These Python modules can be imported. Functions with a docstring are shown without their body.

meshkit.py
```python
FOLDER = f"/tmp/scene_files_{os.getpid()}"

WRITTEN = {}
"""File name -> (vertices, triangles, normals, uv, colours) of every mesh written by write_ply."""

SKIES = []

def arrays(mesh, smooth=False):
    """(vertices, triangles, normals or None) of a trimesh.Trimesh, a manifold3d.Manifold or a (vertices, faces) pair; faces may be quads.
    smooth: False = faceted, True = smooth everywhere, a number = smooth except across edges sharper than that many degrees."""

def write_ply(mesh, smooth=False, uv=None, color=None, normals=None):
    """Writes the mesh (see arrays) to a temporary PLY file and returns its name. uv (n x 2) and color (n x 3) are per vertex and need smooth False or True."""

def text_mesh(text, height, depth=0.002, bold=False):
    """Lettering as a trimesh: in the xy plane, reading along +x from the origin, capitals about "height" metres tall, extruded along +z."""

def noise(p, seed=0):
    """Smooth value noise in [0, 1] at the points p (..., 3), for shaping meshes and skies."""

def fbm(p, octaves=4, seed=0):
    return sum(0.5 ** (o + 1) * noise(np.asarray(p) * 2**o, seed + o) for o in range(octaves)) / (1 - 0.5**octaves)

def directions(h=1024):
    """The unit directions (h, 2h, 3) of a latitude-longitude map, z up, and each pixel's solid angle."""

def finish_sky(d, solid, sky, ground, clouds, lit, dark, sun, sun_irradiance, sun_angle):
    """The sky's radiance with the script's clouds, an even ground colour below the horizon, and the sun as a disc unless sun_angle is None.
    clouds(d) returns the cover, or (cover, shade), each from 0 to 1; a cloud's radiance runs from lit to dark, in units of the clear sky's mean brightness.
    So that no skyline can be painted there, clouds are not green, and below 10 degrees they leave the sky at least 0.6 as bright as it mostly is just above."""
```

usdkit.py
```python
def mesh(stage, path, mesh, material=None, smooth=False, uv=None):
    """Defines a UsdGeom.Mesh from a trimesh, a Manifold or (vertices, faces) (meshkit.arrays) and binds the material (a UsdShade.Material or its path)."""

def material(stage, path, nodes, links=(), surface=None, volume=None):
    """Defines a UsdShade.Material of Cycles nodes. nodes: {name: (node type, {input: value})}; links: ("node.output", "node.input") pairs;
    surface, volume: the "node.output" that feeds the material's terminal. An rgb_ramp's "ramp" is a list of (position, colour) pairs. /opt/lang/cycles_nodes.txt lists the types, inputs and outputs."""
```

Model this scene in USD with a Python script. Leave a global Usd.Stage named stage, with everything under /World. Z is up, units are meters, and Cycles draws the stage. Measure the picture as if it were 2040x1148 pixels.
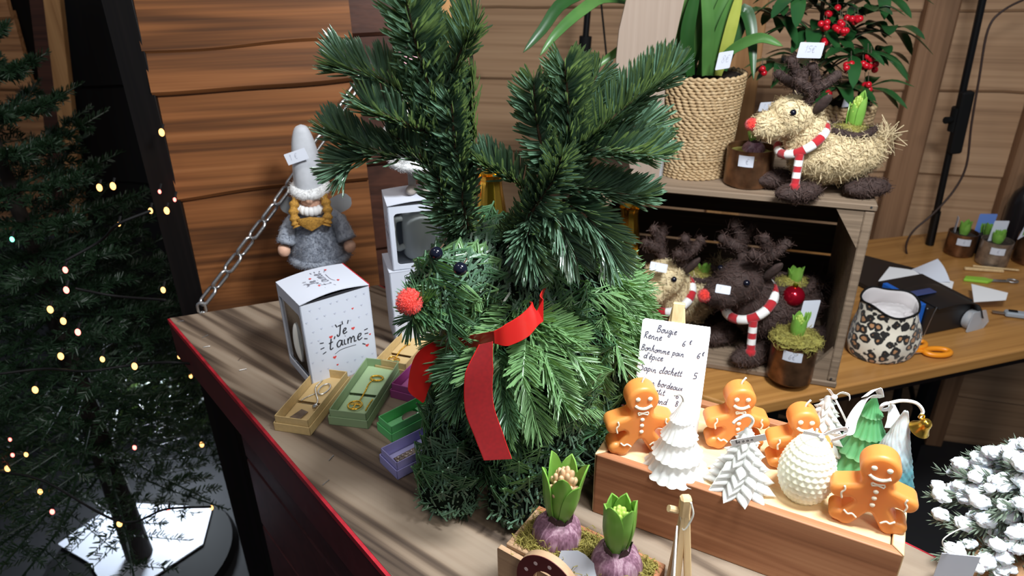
import math, random
import numpy as np, trimesh
import mapbox_earcut
from pxr import Usd, UsdGeom, UsdLux, UsdShade, Gf, Sdf, Vt
from shapely.geometry import Point, LineString, Polygon
from shapely.ops import unary_union
import usdkit, meshkit

stage = Usd.Stage.CreateInMemory()
UsdGeom.SetStageUpAxis(stage, 'Z'); UsdGeom.SetStageMetersPerUnit(stage, 1.0)
UsdGeom.Xform.Define(stage, '/World')

# ---------------------------------------------------------------- camera, sky, lamps, exposure
F, CX, CY = 1400.0, 1020.0, 574.0                 # focal length and centre in pixels of the 2040 x 1148 frame
_D = np.array([44.0, 2783.0, F]); _D /= np.linalg.norm(_D)
_fw = np.array([0, 0, 1.0]) - _D * _D[2]; _fw /= np.linalg.norm(_fw)
_R = np.stack([np.cross(_D, _fw), _fw, -_D])
CAM = np.array([0, 0, 1.55])
EXPOSURE = 0.0
cam = UsdGeom.Camera.Define(stage, '/World/camera')
_r, _u, _b = _R @ [1, 0, 0], -_R @ [0, 1, 0], -_R @ [0, 0, 1]
cam.AddTransformOp().Set(Gf.Matrix4d(*_r, 0, *_u, 0, *_b, 0, *CAM, 1))
cam.CreateHorizontalApertureAttr(36.0); cam.CreateFocalLengthAttr(F / 2040 * 36)
cam.CreateClippingRangeAttr((0.02, 100)); cam.CreateExposureAttr(EXPOSURE)
cam.CreateFStopAttr(8.0); cam.CreateFocusDistanceAttr(0.74)

def K(t):                                          # blackbody-like tint
    return {'cool': (0.92, 0.97, 1.0), 'neutral': (1.0, 0.95, 0.88), 'warm': (1.0, 0.78, 0.55)}[t]

dome = UsdLux.DomeLight.Define(stage, '/World/night_sky')
dome.CreateIntensityAttr(0.05); dome.CreateColorAttr(Gf.Vec3f(0.75, 0.85, 1.0))

def rect_lamp(name, at, aim, w, h, power, tint):
    l = UsdLux.RectLight.Define(stage, '/World/' + name)
    l.CreateWidthAttr(w); l.CreateHeightAttr(h); l.CreateIntensityAttr(power); l.CreateColorAttr(Gf.Vec3f(*tint))
    z = np.array(at, float) - np.array(aim, float); z /= np.linalg.norm(z)
    x = np.cross([0.01, 1, 0.02], z); x /= np.linalg.norm(x); y = np.cross(z, x)
    l.AddTransformOp().Set(Gf.Matrix4d(*x, 0, *y, 0, *z, 0, *at, 1))
    return l
rect_lamp('stall_lamp', (0.40, 0.40, 2.0), (0.15, 0.72, 1.0), 0.26, 0.14, 200.0, K('cool'))       # LED panel on the tall stand inside the stall
rect_lamp('street_lamp', (0.55, -0.9, 2.7), (0.2, 0.9, 1.0), 0.5, 0.5, 19.0, K('neutral'))         # lamp over the market lane, behind the visitor
rect_lamp('eave_lamp', (-0.55, 0.55, 2.5), (-0.5, 1.3, 1.2), 0.3, 0.3, 17.0, K('neutral'))            # added unseen fill over the counter's end, no bulb there
rect_lamp('ground_lamp', (-1.08, 1.78, 0.34), (-0.97, 1.32, 0.0), 0.12, 0.12, 120.0, (0.8, 0.9, 1.0))    # added unseen fill that brightens the sheet under the tree

# ---------------------------------------------------------------- helpers: survey of the place
Z0, ZT = 0.97, 0.76                               # counter top, inner table top
def ray(x, y): return _R @ np.array([(x - CX) / F, (y - CY) / F, 1.0])
def P(x, y, z=Z0):                                # the point of a level surface
    r = ray(x, y); return CAM + r * (z - CAM[2]) / r[2]
def Q(x, y, Y):                                   # the point of an upright plane across the view
    r = ray(x, y); return CAM + r * (Y - CAM[1]) / r[1]
def proj(p):
    c = _R.T @ (np.asarray(p) - CAM); return np.array([CX + F * c[0] / c[2], CY + F * c[1] / c[2]])
def hgt(b, py):
    lo, hi = b[2], 3.0
    for _ in range(40):
        m = (lo + hi) / 2
        lo, hi = (m, hi) if proj([b[0], b[1], m])[1] > py else (lo, m)
    return lo - b[2]
def unit(v): v = np.asarray(v, float); return v / max(np.linalg.norm(v), 1e-12)
def yaw_of(a, b): return math.atan2(b[1] - a[1], b[0] - a[0])
def srgb(r, g, b): return tuple(((c / 255 + 0.055) / 1.055) ** 2.4 if c > 10 else c / 255 / 12.92 for c in (r, g, b))

# ---------------------------------------------------------------- helpers: meshes
def cat(ms):
    ms = [m for m in ms if m is not None]
    vs, fs, o = [], [], 0
    for m in ms:
        v, f = (m.vertices, m.faces) if hasattr(m, 'vertices') else m
        vs.append(np.asarray(v)); fs.append(np.asarray(f) + o); o += len(v)
    return trimesh.Trimesh(np.vstack(vs), np.vstack(fs), process=False)
def rotm(axis, deg): return trimesh.transformations.rotation_matrix(math.radians(deg), axis)
def mv(m, t=(0, 0, 0), r=None, s=None):
    m = m.copy()
    if s is not None: m.apply_scale(s)
    if r is not None: m.apply_transform(r)
    m.apply_translation(t); return m
def box(c, s, ch=0.0015, rz=0, r=None):
    """chamfered box, centre c, size s"""
    h = np.array(s) / 2; ch = min(ch, h.min() * 0.6)
    pts = []
    for sx in (-1, 1):
        for sy in (-1, 1):
            for sz in (-1, 1):
                for k in range(3):
                    d = np.full(3, -ch); d[k] = 0
                    pts.append(np.array([sx, sy, sz]) * (h + d))
    m = trimesh.convex.convex_hull(np.array(pts))
    m = trimesh.Trimesh(m.vertices, m.faces, process=False)
    if r is not None: m.apply_transform(r)
    if rz: m.apply_transform(rotm([0, 0, 1], math.degrees(rz)))
    m.apply_translation(c); return m
def bar(a, b, w, t, up=(0, 0, 1), ch=0.001):
    """chamfered bar from a to b, w wide (across up), t thick (along up)"""
    a, b = np.array(a, float), np.array(b, float); x = unit(b - a); y = np.cross(up, x); y = unit(y if np.linalg.norm(y) > .05 else np.cross((0, 1, 0), x)); z = np.cross(x, y)
    m = box((0, 0, 0), (np.linalg.norm(b - a), w, t), ch)
    T = np.eye(4); T[:3, 0], T[:3, 1], T[:3, 2], T[:3, 3] = x, y, z, (a + b) / 2
    m.apply_transform(T); return m
def frames(path):
    p = np.asarray(path, float); t = np.gradient(p, axis=0); t /= np.maximum(np.linalg.norm(t, axis=1, keepdims=True), 1e-12)
    n = np.cross(t[0], [0, 0, 1.0]); n = n if np.linalg.norm(n) > 0.1 else np.cross(t[0], [0, 1.0, 0]); n = unit(n)
    N = [n]
    for k in range(1, len(p)):
        n = N[-1] - t[k] * (N[-1] @ t[k]); N.append(unit(n))
    N = np.array(N); return p, t, N, np.cross(t, N)
def tube(path, r, n=8, closed=False, cap=True):
    p = np.asarray(path, float)
    if closed:
        t = np.roll(p, -1, 0) - np.roll(p, 1, 0); t /= np.linalg.norm(t, axis=1, keepdims=True)
        c = p - p.mean(0); nn = np.cross(c[0], c[len(p) // 4]); nn = unit(nn); N = np.tile(nn, (len(p), 1)); B = np.cross(t, N)
    else: p, t, N, B = frames(p)
    r = np.broadcast_to(r, (len(p),)) if np.size(r) == 1 else np.interp(np.linspace(0, 1, len(p)), np.linspace(0, 1, len(r)), r); a = np.arange(n) / n * 2 * np.pi
    v = (p[:, None] + r[:, None, None] * (np.cos(a)[None, :, None] * N[:, None] + np.sin(a)[None, :, None] * B[:, None])).reshape(-1, 3)
    m = len(p); fs = []; i = np.arange(n); j = (i + 1) % n
    for k in range(m if closed else m - 1):
        A, Bq = k * n, ((k + 1) % m) * n
        fs += [np.stack([A + i, A + j, Bq + j], 1), np.stack([A + i, Bq + j, Bq + i], 1)]
    f = np.vstack(fs)
    if cap and not closed:
        v = np.vstack([v, p[0], p[-1]]); c0, c1 = m * n, m * n + 1
        f = np.vstack([f, np.stack([j, i, np.full(n, c0)], 1), np.stack([(m - 1) * n + i, (m - 1) * n + j, np.full(n, c1)], 1)])
    return trimesh.Trimesh(v, f[:, ::-1], process=False)
def spline(pts, n=24):
    p = np.asarray(pts, float)
    if len(p) == 2: return np.linspace(p[0], p[1], n)
    q = np.vstack([2 * p[0] - p[1], p, 2 * p[-1] - p[-2]]); out = []
    per = max(2, n // (len(p) - 1))
    for k in range(1, len(q) - 2):
        t = np.linspace(0, 1, per, endpoint=False)[:, None]
        a, b, c, d = q[k - 1:k + 3]
        out.append(0.5 * (2 * b + (c - a) * t + (2 * a - 5 * b + 4 * c - d) * t**2 + (3 * b - a - 3 * c + d) * t**3))
    return np.vstack(out + [p[-1:]])
def lathe(prof, n=40, fn=None):
    """profile (r, z) bottom to top; fn(theta, k) scales the radius"""
    pr = np.asarray(prof, float); a = np.arange(n) / n * 2 * np.pi; m = len(pr)
    rr = np.repeat(pr[:, :1], n, 1)
    if fn is not None: rr = rr * np.array([fn(a, k) for k in range(m)])
    v = np.stack([rr * np.cos(a), rr * np.sin(a), np.repeat(pr[:, 1:], n, 1)], -1).reshape(-1, 3)
    i = np.arange(n); j = (i + 1) % n; fs = []
    for k in range(m - 1): fs += [np.stack([k * n + i, k * n + j, (k + 1) * n + j], 1), np.stack([k * n + i, (k + 1) * n + j, (k + 1) * n + i], 1)]
    return trimesh.Trimesh(v, np.vstack(fs), process=False)
def ball(c, r, sub=2, s=(1, 1, 1)):
    m = trimesh.creation.icosphere(sub, 1.0); m.apply_scale(np.array(s) * r); m.apply_translation(c); return m
def bumpy(c, r, s=(1, 1, 1), amp=0.1, freq=3.0, sub=4, seed=0, rot=None):
    m = trimesh.creation.icosphere(sub, 1.0); d = m.vertices * (1 + amp * (meshkit.fbm(m.vertices * freq + seed * 9.1, 3, seed)[:, None] - 0.5) * 2)
    m = trimesh.Trimesh(d * np.array(s) * r, m.faces, process=False)
    if rot is not None: m.apply_transform(rot)
    m.apply_translation(c); return m
def flat(poly, h):
    return cat([trimesh.creation.extrude_polygon(g, h, engine='earcut') for g in getattr(poly, 'geoms', [poly])])
def pillow(poly, h, r, n=180, k=4):
    """extrusion of an outline with rounded edges; front face at z = h"""
    ring = poly.exterior; L = ring.length
    p = np.array([ring.interpolate(L * i / n).coords[0] for i in range(n)])
    if Polygon(p).exterior.is_ccw is False: p = p[::-1]
    t = np.roll(p, -1, 0) - np.roll(p, 1, 0); t /= np.linalg.norm(t, axis=1, keepdims=True); nn = np.stack([-t[:, 1], t[:, 0]], 1)
    for _ in range(3): nn = (nn + np.roll(nn, 1, 0) + np.roll(nn, -1, 0)) / 3
    nn /= np.linalg.norm(nn, axis=1, keepdims=True)
    a = np.linspace(0, np.pi / 2, k)
    layers = [(r * (1 - math.sin(x)), r * (1 - math.cos(x))) for x in a] + [(r * (1 - math.sin(x)), h - r * (1 - math.cos(x))) for x in a[::-1]]
    v = np.vstack([np.c_[p + nn * o, np.full(n, z)] for o, z in layers]); i = np.arange(n); j = (i + 1) % n; fs = []
    for q in range(len(layers) - 1): fs += [np.stack([q * n + i, q * n + j, (q + 1) * n + j], 1), np.stack([q * n + i, (q + 1) * n + j, (q + 1) * n + i], 1)]
    cp = p + nn * r; tri = mapbox_earcut.triangulate_float64(cp, np.array([n], np.uint32)).reshape(-1, 3).astype(int)
    e1, e2 = cp[tri[:, 1]] - cp[tri[:, 0]], cp[tri[:, 2]] - cp[tri[:, 0]]; x = e1[:, 0] * e2[:, 1] - e1[:, 1] * e2[:, 0]; tri[x < 0] = tri[x < 0][:, ::-1]
    fs += [tri[:, ::-1], tri + (len(layers) - 1) * n]
    return trimesh.Trimesh(v, np.vstack(fs), process=False)
def sheet(grid, th=0.0):
    """grid (m, n, 3) of points -> surface, with a thickness when th > 0"""
    g = np.asarray(grid, float); m, n = g.shape[:2]; idx = np.arange(m * n).reshape(m, n)
    q = np.stack([idx[:-1, :-1], idx[:-1, 1:], idx[1:, 1:], idx[1:, :-1]], -1).reshape(-1, 4); f = np.vstack([q[:, [0, 1, 2]], q[:, [0, 2, 3]]])
    v = g.reshape(-1, 3)
    if th <= 0: return trimesh.Trimesh(v, f, process=False)
    nrm = trimesh.Trimesh(v, f, process=False).vertex_normals
    e = np.r_[idx[0, :-1], idx[:-1, -1], idx[-1, :0:-1], idx[:0:-1, 0]]; e2 = np.roll(e, -1); N = m * n
    side = np.vstack([np.stack([e, e + N, e2 + N], 1), np.stack([e, e2 + N, e2], 1)])
    return trimesh.Trimesh(np.vstack([v + nrm * th / 2, v - nrm * th / 2]), np.vstack([f, f[:, ::-1] + N, side]), process=False)
def strip(path, wdir, w, th=0.0006, n=None, across=3):
    """ribbon along a path; wdir: width direction(s), w: width(s)"""
    p = spline(path, n or 30); wd = np.asarray(wdir, float)
    wd = np.tile(wd, (len(p), 1)) if wd.ndim == 1 else spline(wd, n or 30)[:len(p)] if len(wd) != len(p) else wd
    if len(wd) < len(p): wd = np.vstack([wd, np.tile(wd[-1], (len(p) - len(wd), 1))])
    wd = wd / np.linalg.norm(wd, axis=1, keepdims=True); w = np.interp(np.linspace(0, 1, len(p)), np.linspace(0, 1, np.size(w)), np.atleast_1d(w)) if np.size(w) > 1 else np.full(len(p), float(np.ravel(w)[0]))
    s = np.linspace(-0.5, 0.5, across)
    return sheet(p[:, None] + s[None, :, None] * w[:, None, None] * wd[:, None], th)
def leaf(path, up, W, fold=0.25, th=0.0008, rows=10, tip=1.0, base=0.4, cup=0.0):
    """leaf blade along a path: W greatest width, tip sharpness, base width share"""
    p = spline(path, rows); m = len(p); t = np.linspace(0, 1, m); T = np.gradient(p, axis=0); T /= np.maximum(np.linalg.norm(T, axis=1, keepdims=True), 1e-12)
    up = np.asarray(up, float); up = np.tile(up, (m, 1)) if up.ndim == 1 else up
    S = np.cross(T, up); S /= np.maximum(np.linalg.norm(S, axis=1, keepdims=True), 1e-9); U = np.cross(S, T)
    w = W / 2 * np.minimum((base + (1 - base) * np.sin(np.clip(t / 0.45, 0, 1) * np.pi / 2)), 1) * np.clip(1 - np.clip((t - 0.45) / 0.55, 0, 1) ** (1 + tip), 0.0006, 1) ** 0.72
    x = np.array([-1, -0.55, 0, 0.55, 1.0])
    g = p[:, None] + (x[None, :, None] * S[:, None] + (np.abs(x) * fold + x**2 * cup)[None, :, None] * U[:, None]) * w[:, None, None]
    return sheet(g, th)
def needles(path, n, L, seed, up=(0, 0, 1), spread=115, ang=58, wid=0.0011, curl=0.45, rows=3, taper=True, jit=1.0):
    """n flat needles along a twig, mostly on its upper side; returns one mesh of separate blades"""
    g = np.random.default_rng(seed); p, T, _, _ = frames(spline(path, 24)); m = len(p)
    t = np.sort(g.uniform(0.0, 1, n)); x = t * (m - 1); i = np.clip(x.astype(int), 0, m - 2); fr = (x - i)[:, None]
    B = p[i] * (1 - fr) + p[i + 1] * fr; Tn = T[i]
    up = unit(up); U = up - Tn * (Tn @ up)[:, None]; bad = np.linalg.norm(U, axis=1) < 0.15
    U[bad] = np.cross(Tn[bad], [1.0, 0.2, 0.1]); U /= np.linalg.norm(U, axis=1, keepdims=True); S = np.cross(Tn, U)
    ph = np.radians(np.clip(g.normal(0, spread * 0.62, n), -175, 175) if spread < 160 else g.uniform(-180, 180, n)) 
    if spread < 125:                                # two-ranked comb of a fir spray
        side = np.where(np.arange(n) % 2 == 0, 1, -1); ph = np.radians(np.where(g.random(n) < .78, side * g.normal(72, 16, n), g.normal(0, 45, n)))
    a = np.radians(ang + g.normal(0, 5 * jit, n)) * (1 - 0.55 * np.clip((t - 0.88) / 0.12, 0, 1))
    rad = np.cos(ph)[:, None] * U + np.sin(ph)[:, None] * S
    d = np.cos(a)[:, None] * Tn + np.sin(a)[:, None] * rad
    bend = unit_rows(0.7 * Tn + 0.6 * U + g.normal(0, 0.09, (n, 3)))
    ln = L * g.uniform(0.84, 1.08, n) * (1 - 0.35 * np.clip((t - 0.85) / 0.15, 0, 1) if taper else 1)
    s = np.array([0, 0.45, 0.92] if rows == 3 else [0, 0.75]); ws = np.array([0.75, 1.0, 0.75] if rows == 3 else [0.9, 1.0])
    W = unit_rows(np.cross(d, np.cross(Tn, d)) if False else Tn - d * np.sum(Tn * d, 1)[:, None]); Nn = np.cross(d, W)
    pts = []
    for sk, wk in zip(s, ws):
        c = B + (d * sk + bend * curl * sk**2)* ln[:, None]
        for e in (-1, 0, 1): pts.append(c + W * (e * wk * wid) + Nn * ((0.45 if e == 0 else 0) * wid))
    pts.append(B + (d + bend * curl) * ln[:, None])
    V = np.stack(pts, 1); kv = V.shape[1]; f = []
    for r in range(len(s) - 1):
        for e in (0, 1): a0 = r * 3 + e; f += [[a0, a0 + 1, a0 + 4], [a0, a0 + 4, a0 + 3]]
    q = (len(s) - 1) * 3; f += [[q, q + 1, kv - 1], [q + 1, q + 2, kv - 1]]
    Fc = (np.array(f)[None] + (np.arange(n) * kv)[:, None, None]).reshape(-1, 3)
    return trimesh.Trimesh(V.reshape(-1, 3), Fc, process=False)
def unit_rows(v): return v / np.maximum(np.linalg.norm(v, axis=1, keepdims=True), 1e-12)
def straws(surf, n, L, w, seed, lift=0.12, bow=0.1, nrows=3, flow=None):
    """short flat strands lying over a mesh"""
    g = np.random.default_rng(seed); np.random.seed(seed)
    pts, fi = trimesh.sample.sample_surface(surf, n, seed=seed); N = surf.face_normals[fi]
    d = g.normal(size=(n, 3)) if flow is None else np.array(flow) + g.normal(0, .28, (n, 3)); d -= N * np.sum(d * N, 1)[:, None]; d = unit_rows(d) + N * g.normal(lift, lift, n)[:, None]; d = unit_rows(d)
    W = unit_rows(np.cross(N, d)); ln = L * g.uniform(0.5, 1.3, n)[:, None]; bw = (g.normal(0, bow, n)[:, None] * W + g.normal(0, bow, n)[:, None] * N)
    V = []
    for s in np.linspace(-0.5, 0.5, nrows):
        c = pts + N * w * 0.8 + d * ln * s + bw * ln * (0.25 - s * s) * 4
        V += [c - W * w / 2, c + W * w / 2]
    V = np.stack(V, 1); f = []
    for r in range(nrows - 1): a = 2 * r; f += [[a, a + 1, a + 3], [a, a + 3, a + 2]]
    return trimesh.Trimesh(V.reshape(-1, 3), (np.array(f)[None] + (np.arange(n) * 2 * nrows)[:, None, None]).reshape(-1, 3), process=False)

# single-stroke handwriting: letters as polylines, x-height 1
GL = {
 'a': (0.95, [[(.8,.85),(.4,1),(.05,.55),(.2,.05),(.55,.15),(.8,.8)],[(.82,.95),(.8,.3),(1,.05)]]),
 'b': (0.9, [[(.1,.3),(.35,1.8),(.2,2),(.08,1),(.1,.1),(.5,0),(.75,.5),(.5,.9),(.2,.6)]]),
 'c': (0.75, [[(.7,.8),(.4,1),(.05,.5),(.25,.05),(.75,.2)]]),
 'd': (1.0, [[(.75,.85),(.4,1),(.05,.5),(.25,.05),(.6,.2),(.85,1)],[(.95,2),(.82,.6),(.85,.1),(1.05,.1)]]),
 'e': (0.75, [[(.05,.45),(.5,.65),(.6,.95),(.3,1),(.08,.5),(.3,.02),(.8,.25)]]),
 'g': (0.9, [[(.75,.85),(.4,1),(.05,.55),(.3,.1),(.75,.7)],[(.8,.95),(.7,-.7),(.35,-.95),(.2,-.5),(.95,.2)]]),
 'h': (0.95, [[(.1,.2),(.4,1.9),(.25,2),(.1,0)],[(.1,.4),(.4,.95),(.65,.8),(.65,.1),(.95,.1)]]),
 'i': (0.45, [[(.1,.9),(.12,.2),(.4,.05)],[(.2,1.4),(.24,1.46)]]),
 'l': (0.5, [[(.05,.3),(.4,1.7),(.25,2),(.1,1),(.15,.1),(.5,.1)]]),
 'm': (1.4, [[(.05,.9),(.1,0)],[(.1,.5),(.35,.95),(.55,.7),(.55,0)],[(.55,.5),(.85,.95),(1.05,.7),(1.08,.1),(1.4,.1)]]),
 'n': (1.0, [[(.05,.9),(.1,0)],[(.1,.5),(.4,.95),(.65,.7),(.68,.1),(1,.1)]]),
 'o': (0.85, [[(.5,1),(.1,.7),(.15,.1),(.55,.05),(.75,.55),(.5,1),(.9,.9)]]),
 'p': (0.95, [[(.1,1),(.15,.2),(.05,-.9)],[(.12,.6),(.45,1),(.8,.6),(.5,.05),(.15,.2)]]),
 'r': (0.7, [[(.1,.95),(.15,0)],[(.15,.5),(.35,.9),(.7,.9)]]),
 's': (0.7, [[(.6,.85),(.3,1),(.15,.7),(.5,.4),(.45,.05),(.05,.1)]]),
 't': (0.6, [[(.35,1.7),(.2,.3),(.35,.02),(.65,.2)],[(0,1.05),(.6,1.15)]]),
 'u': (0.95, [[(.08,.95),(.1,.25),(.35,.02),(.7,.5),(.75,.95)],[(.75,.95),(.72,.2),(.98,.08)]]),
 'x': (0.75, [[(.05,.9),(.65,.05)],[(.65,.95),(.05,.05)]]),
 'B': (1.1, [[(.2,2),(.1,0)],[(.1,1.9),(.6,2),(.8,1.6),(.3,1.1),(.9,.8),(.8,.2),(.1,.02)]]),
 'R': (1.1, [[(.2,1.9),(.1,0)],[(.0,1.7),(.6,2),(.8,1.5),(.3,1.05),(.55,.5),(1,.05)]]),
 'S': (0.95, [[(.8,1.8),(.4,2),(.15,1.5),(.7,.9),(.6,.2),(.1,.15)]]),
 'J': (1.0, [[(.2,1.8),(.9,1.95)],[(.7,1.9),(.55,.2),(.25,-.1),(.05,.3)]]),
 '6': (0.9, [[(.7,1.7),(.25,1.2),(.1,.4),(.45,0),(.75,.4),(.45,.75),(.12,.5)]]),
 '5': (0.95, [[(.85,1.7),(.25,1.65),(.2,1),(.65,.95),(.75,.3),(.1,.1)]]),
 '8': (0.9, [[(.5,.9),(.2,1.3),(.45,1.7),(.7,1.3),(.2,.5),(.45,0),(.75,.4),(.5,.9)]]),
 '1': (0.6, [[(.1,1.2),(.4,1.7),(.35,0)]]), '3': (0.8, [[(.1,1.6),(.6,1.6),(.3,.95),(.7,.5),(.1,.05)]]), '0': (0.9, [[(.45,1.7),(.1,1),(.4,0),(.8,.8),(.45,1.7)]]),
 '€': (0.9, [[(.8,1.5),(.4,1.6),(.15,.8),(.4,.05),(.8,.2)],[(0,1),(.6,1.05)],[(0,.7),(.55,.72)]]),
 "'": (0.35, [[(.2,1.9),(.1,1.5)]]), 'é': (0.75, [[(.05,.45),(.5,.65),(.6,.95),(.3,1),(.08,.5),(.3,.02),(.8,.25)],[(.3,1.35),(.6,1.65)]]), ' ': (0.7, [])}
def script(text, xh, o, u, v, w=0.0009, slant=0.12, lift=0.0004, wob=0.0, seed=0):
    """handwriting as flat ink lines on the plane at o with axes u (right) and v (up)"""
    g = np.random.default_rng(seed); x = 0.0; ms = []; u, v = unit(u), unit(v); nrm = np.cross(u, v)
    for ch in text:
        adv, strokes = GL.get(ch, GL[' '])
        dy = g.normal(0, wob)
        for st in strokes:
            p = spline(st, 8 * (len(st) - 1) if len(st) > 2 else 3); q = np.array(o) + np.outer((x + p[:, 0] + slant * p[:, 1]) * xh, u) + np.outer((p[:, 1] + dy) * xh, v) + nrm * lift
            T = np.gradient(q, axis=0); W = unit_rows(np.cross(T, nrm)); ms.append(sheet(np.stack([q - W * w / 2, q + W * w / 2], 1)))
        x += adv + 0.12
    return cat(ms)

# ---------------------------------------------------------------- helpers: prims
_used, MATS = {}, {}
def _path(name, parent):
    base = str(parent.GetPath()) if parent is not None else '/World'
    k = (base, name); n = _used.get(k, 0); _used[k] = n + 1
    return f'{base}/{name}' + (f'_{n:03d}' if n else '')
def tag(o, label=None, category=None, group=None, kind=None):
    for k, v in (('label', label), ('category', category), ('group', group), ('kind', kind)):
        if v: o.SetCustomDataByKey(k, v)
    return o
def obj(name, m, material, parent=None, smooth=35, label=None, category=None, group=None, kind=None):
    o = usdkit.mesh(stage, _path(name, parent), m, MATS[material], smooth=smooth).GetPrim()
    return tag(o, label, category, group, kind)
def thing(name, label, category, loc=(0, 0, 0), rz=0.0, group=None, kind=None, tilt=None, scale=None):
    x = UsdGeom.Xform.Define(stage, _path(name, None)); x.AddTranslateOp().Set(Gf.Vec3d(*map(float, loc)))
    if rz: x.AddRotateZOp().Set(math.degrees(rz))
    if tilt: x.AddRotateXYZOp().Set(Gf.Vec3f(*tilt))
    if scale: x.AddScaleOp().Set(Gf.Vec3f(*([scale] * 3 if np.size(scale) == 1 else scale)))
    return tag(x.GetPrim(), label, category, group, kind)
def struct(name): return tag(UsdGeom.Xform.Define(stage, _path(name, None)).GetPrim(), kind='structure')

# ---------------------------------------------------------------- materials
def pm(name, col, rough=0.55, var=0.0, scale=40.0, bump=0.0, bscale=200.0, **kw):
    """plain surface with an optional mottling and relief"""
    n = {'p': ('principled_bsdf', {'base_color': col, 'roughness': rough, **kw})}; l = []
    if var or bump: n['tc'] = ('texture_coordinate', {})
    if var:
        n['n'] = ('noise_texture', {'scale': scale, 'detail': 4.0}); n['r'] = ('rgb_ramp', {'ramp': [(0.3, tuple(c * (1 - var) for c in col)), (0.7, tuple(min(1, c * (1 + var)) for c in col))]})
        l += [('tc.object', 'n.vector'), ('n.fac', 'r.fac'), ('r.color', 'p.base_color')]
    if bump:
        n['n2'] = ('noise_texture', {'scale': bscale, 'detail': 3.0}); n['b'] = ('bump', {'strength': bump, 'distance': 0.002}); l += [('tc.object', 'n2.vector'), ('n2.fac', 'b.height'), ('b.normal', 'p.normal')]
    MATS[name] = usdkit.material(stage, '/World/Looks/' + name, n, l, surface='p.BSDF')
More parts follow.
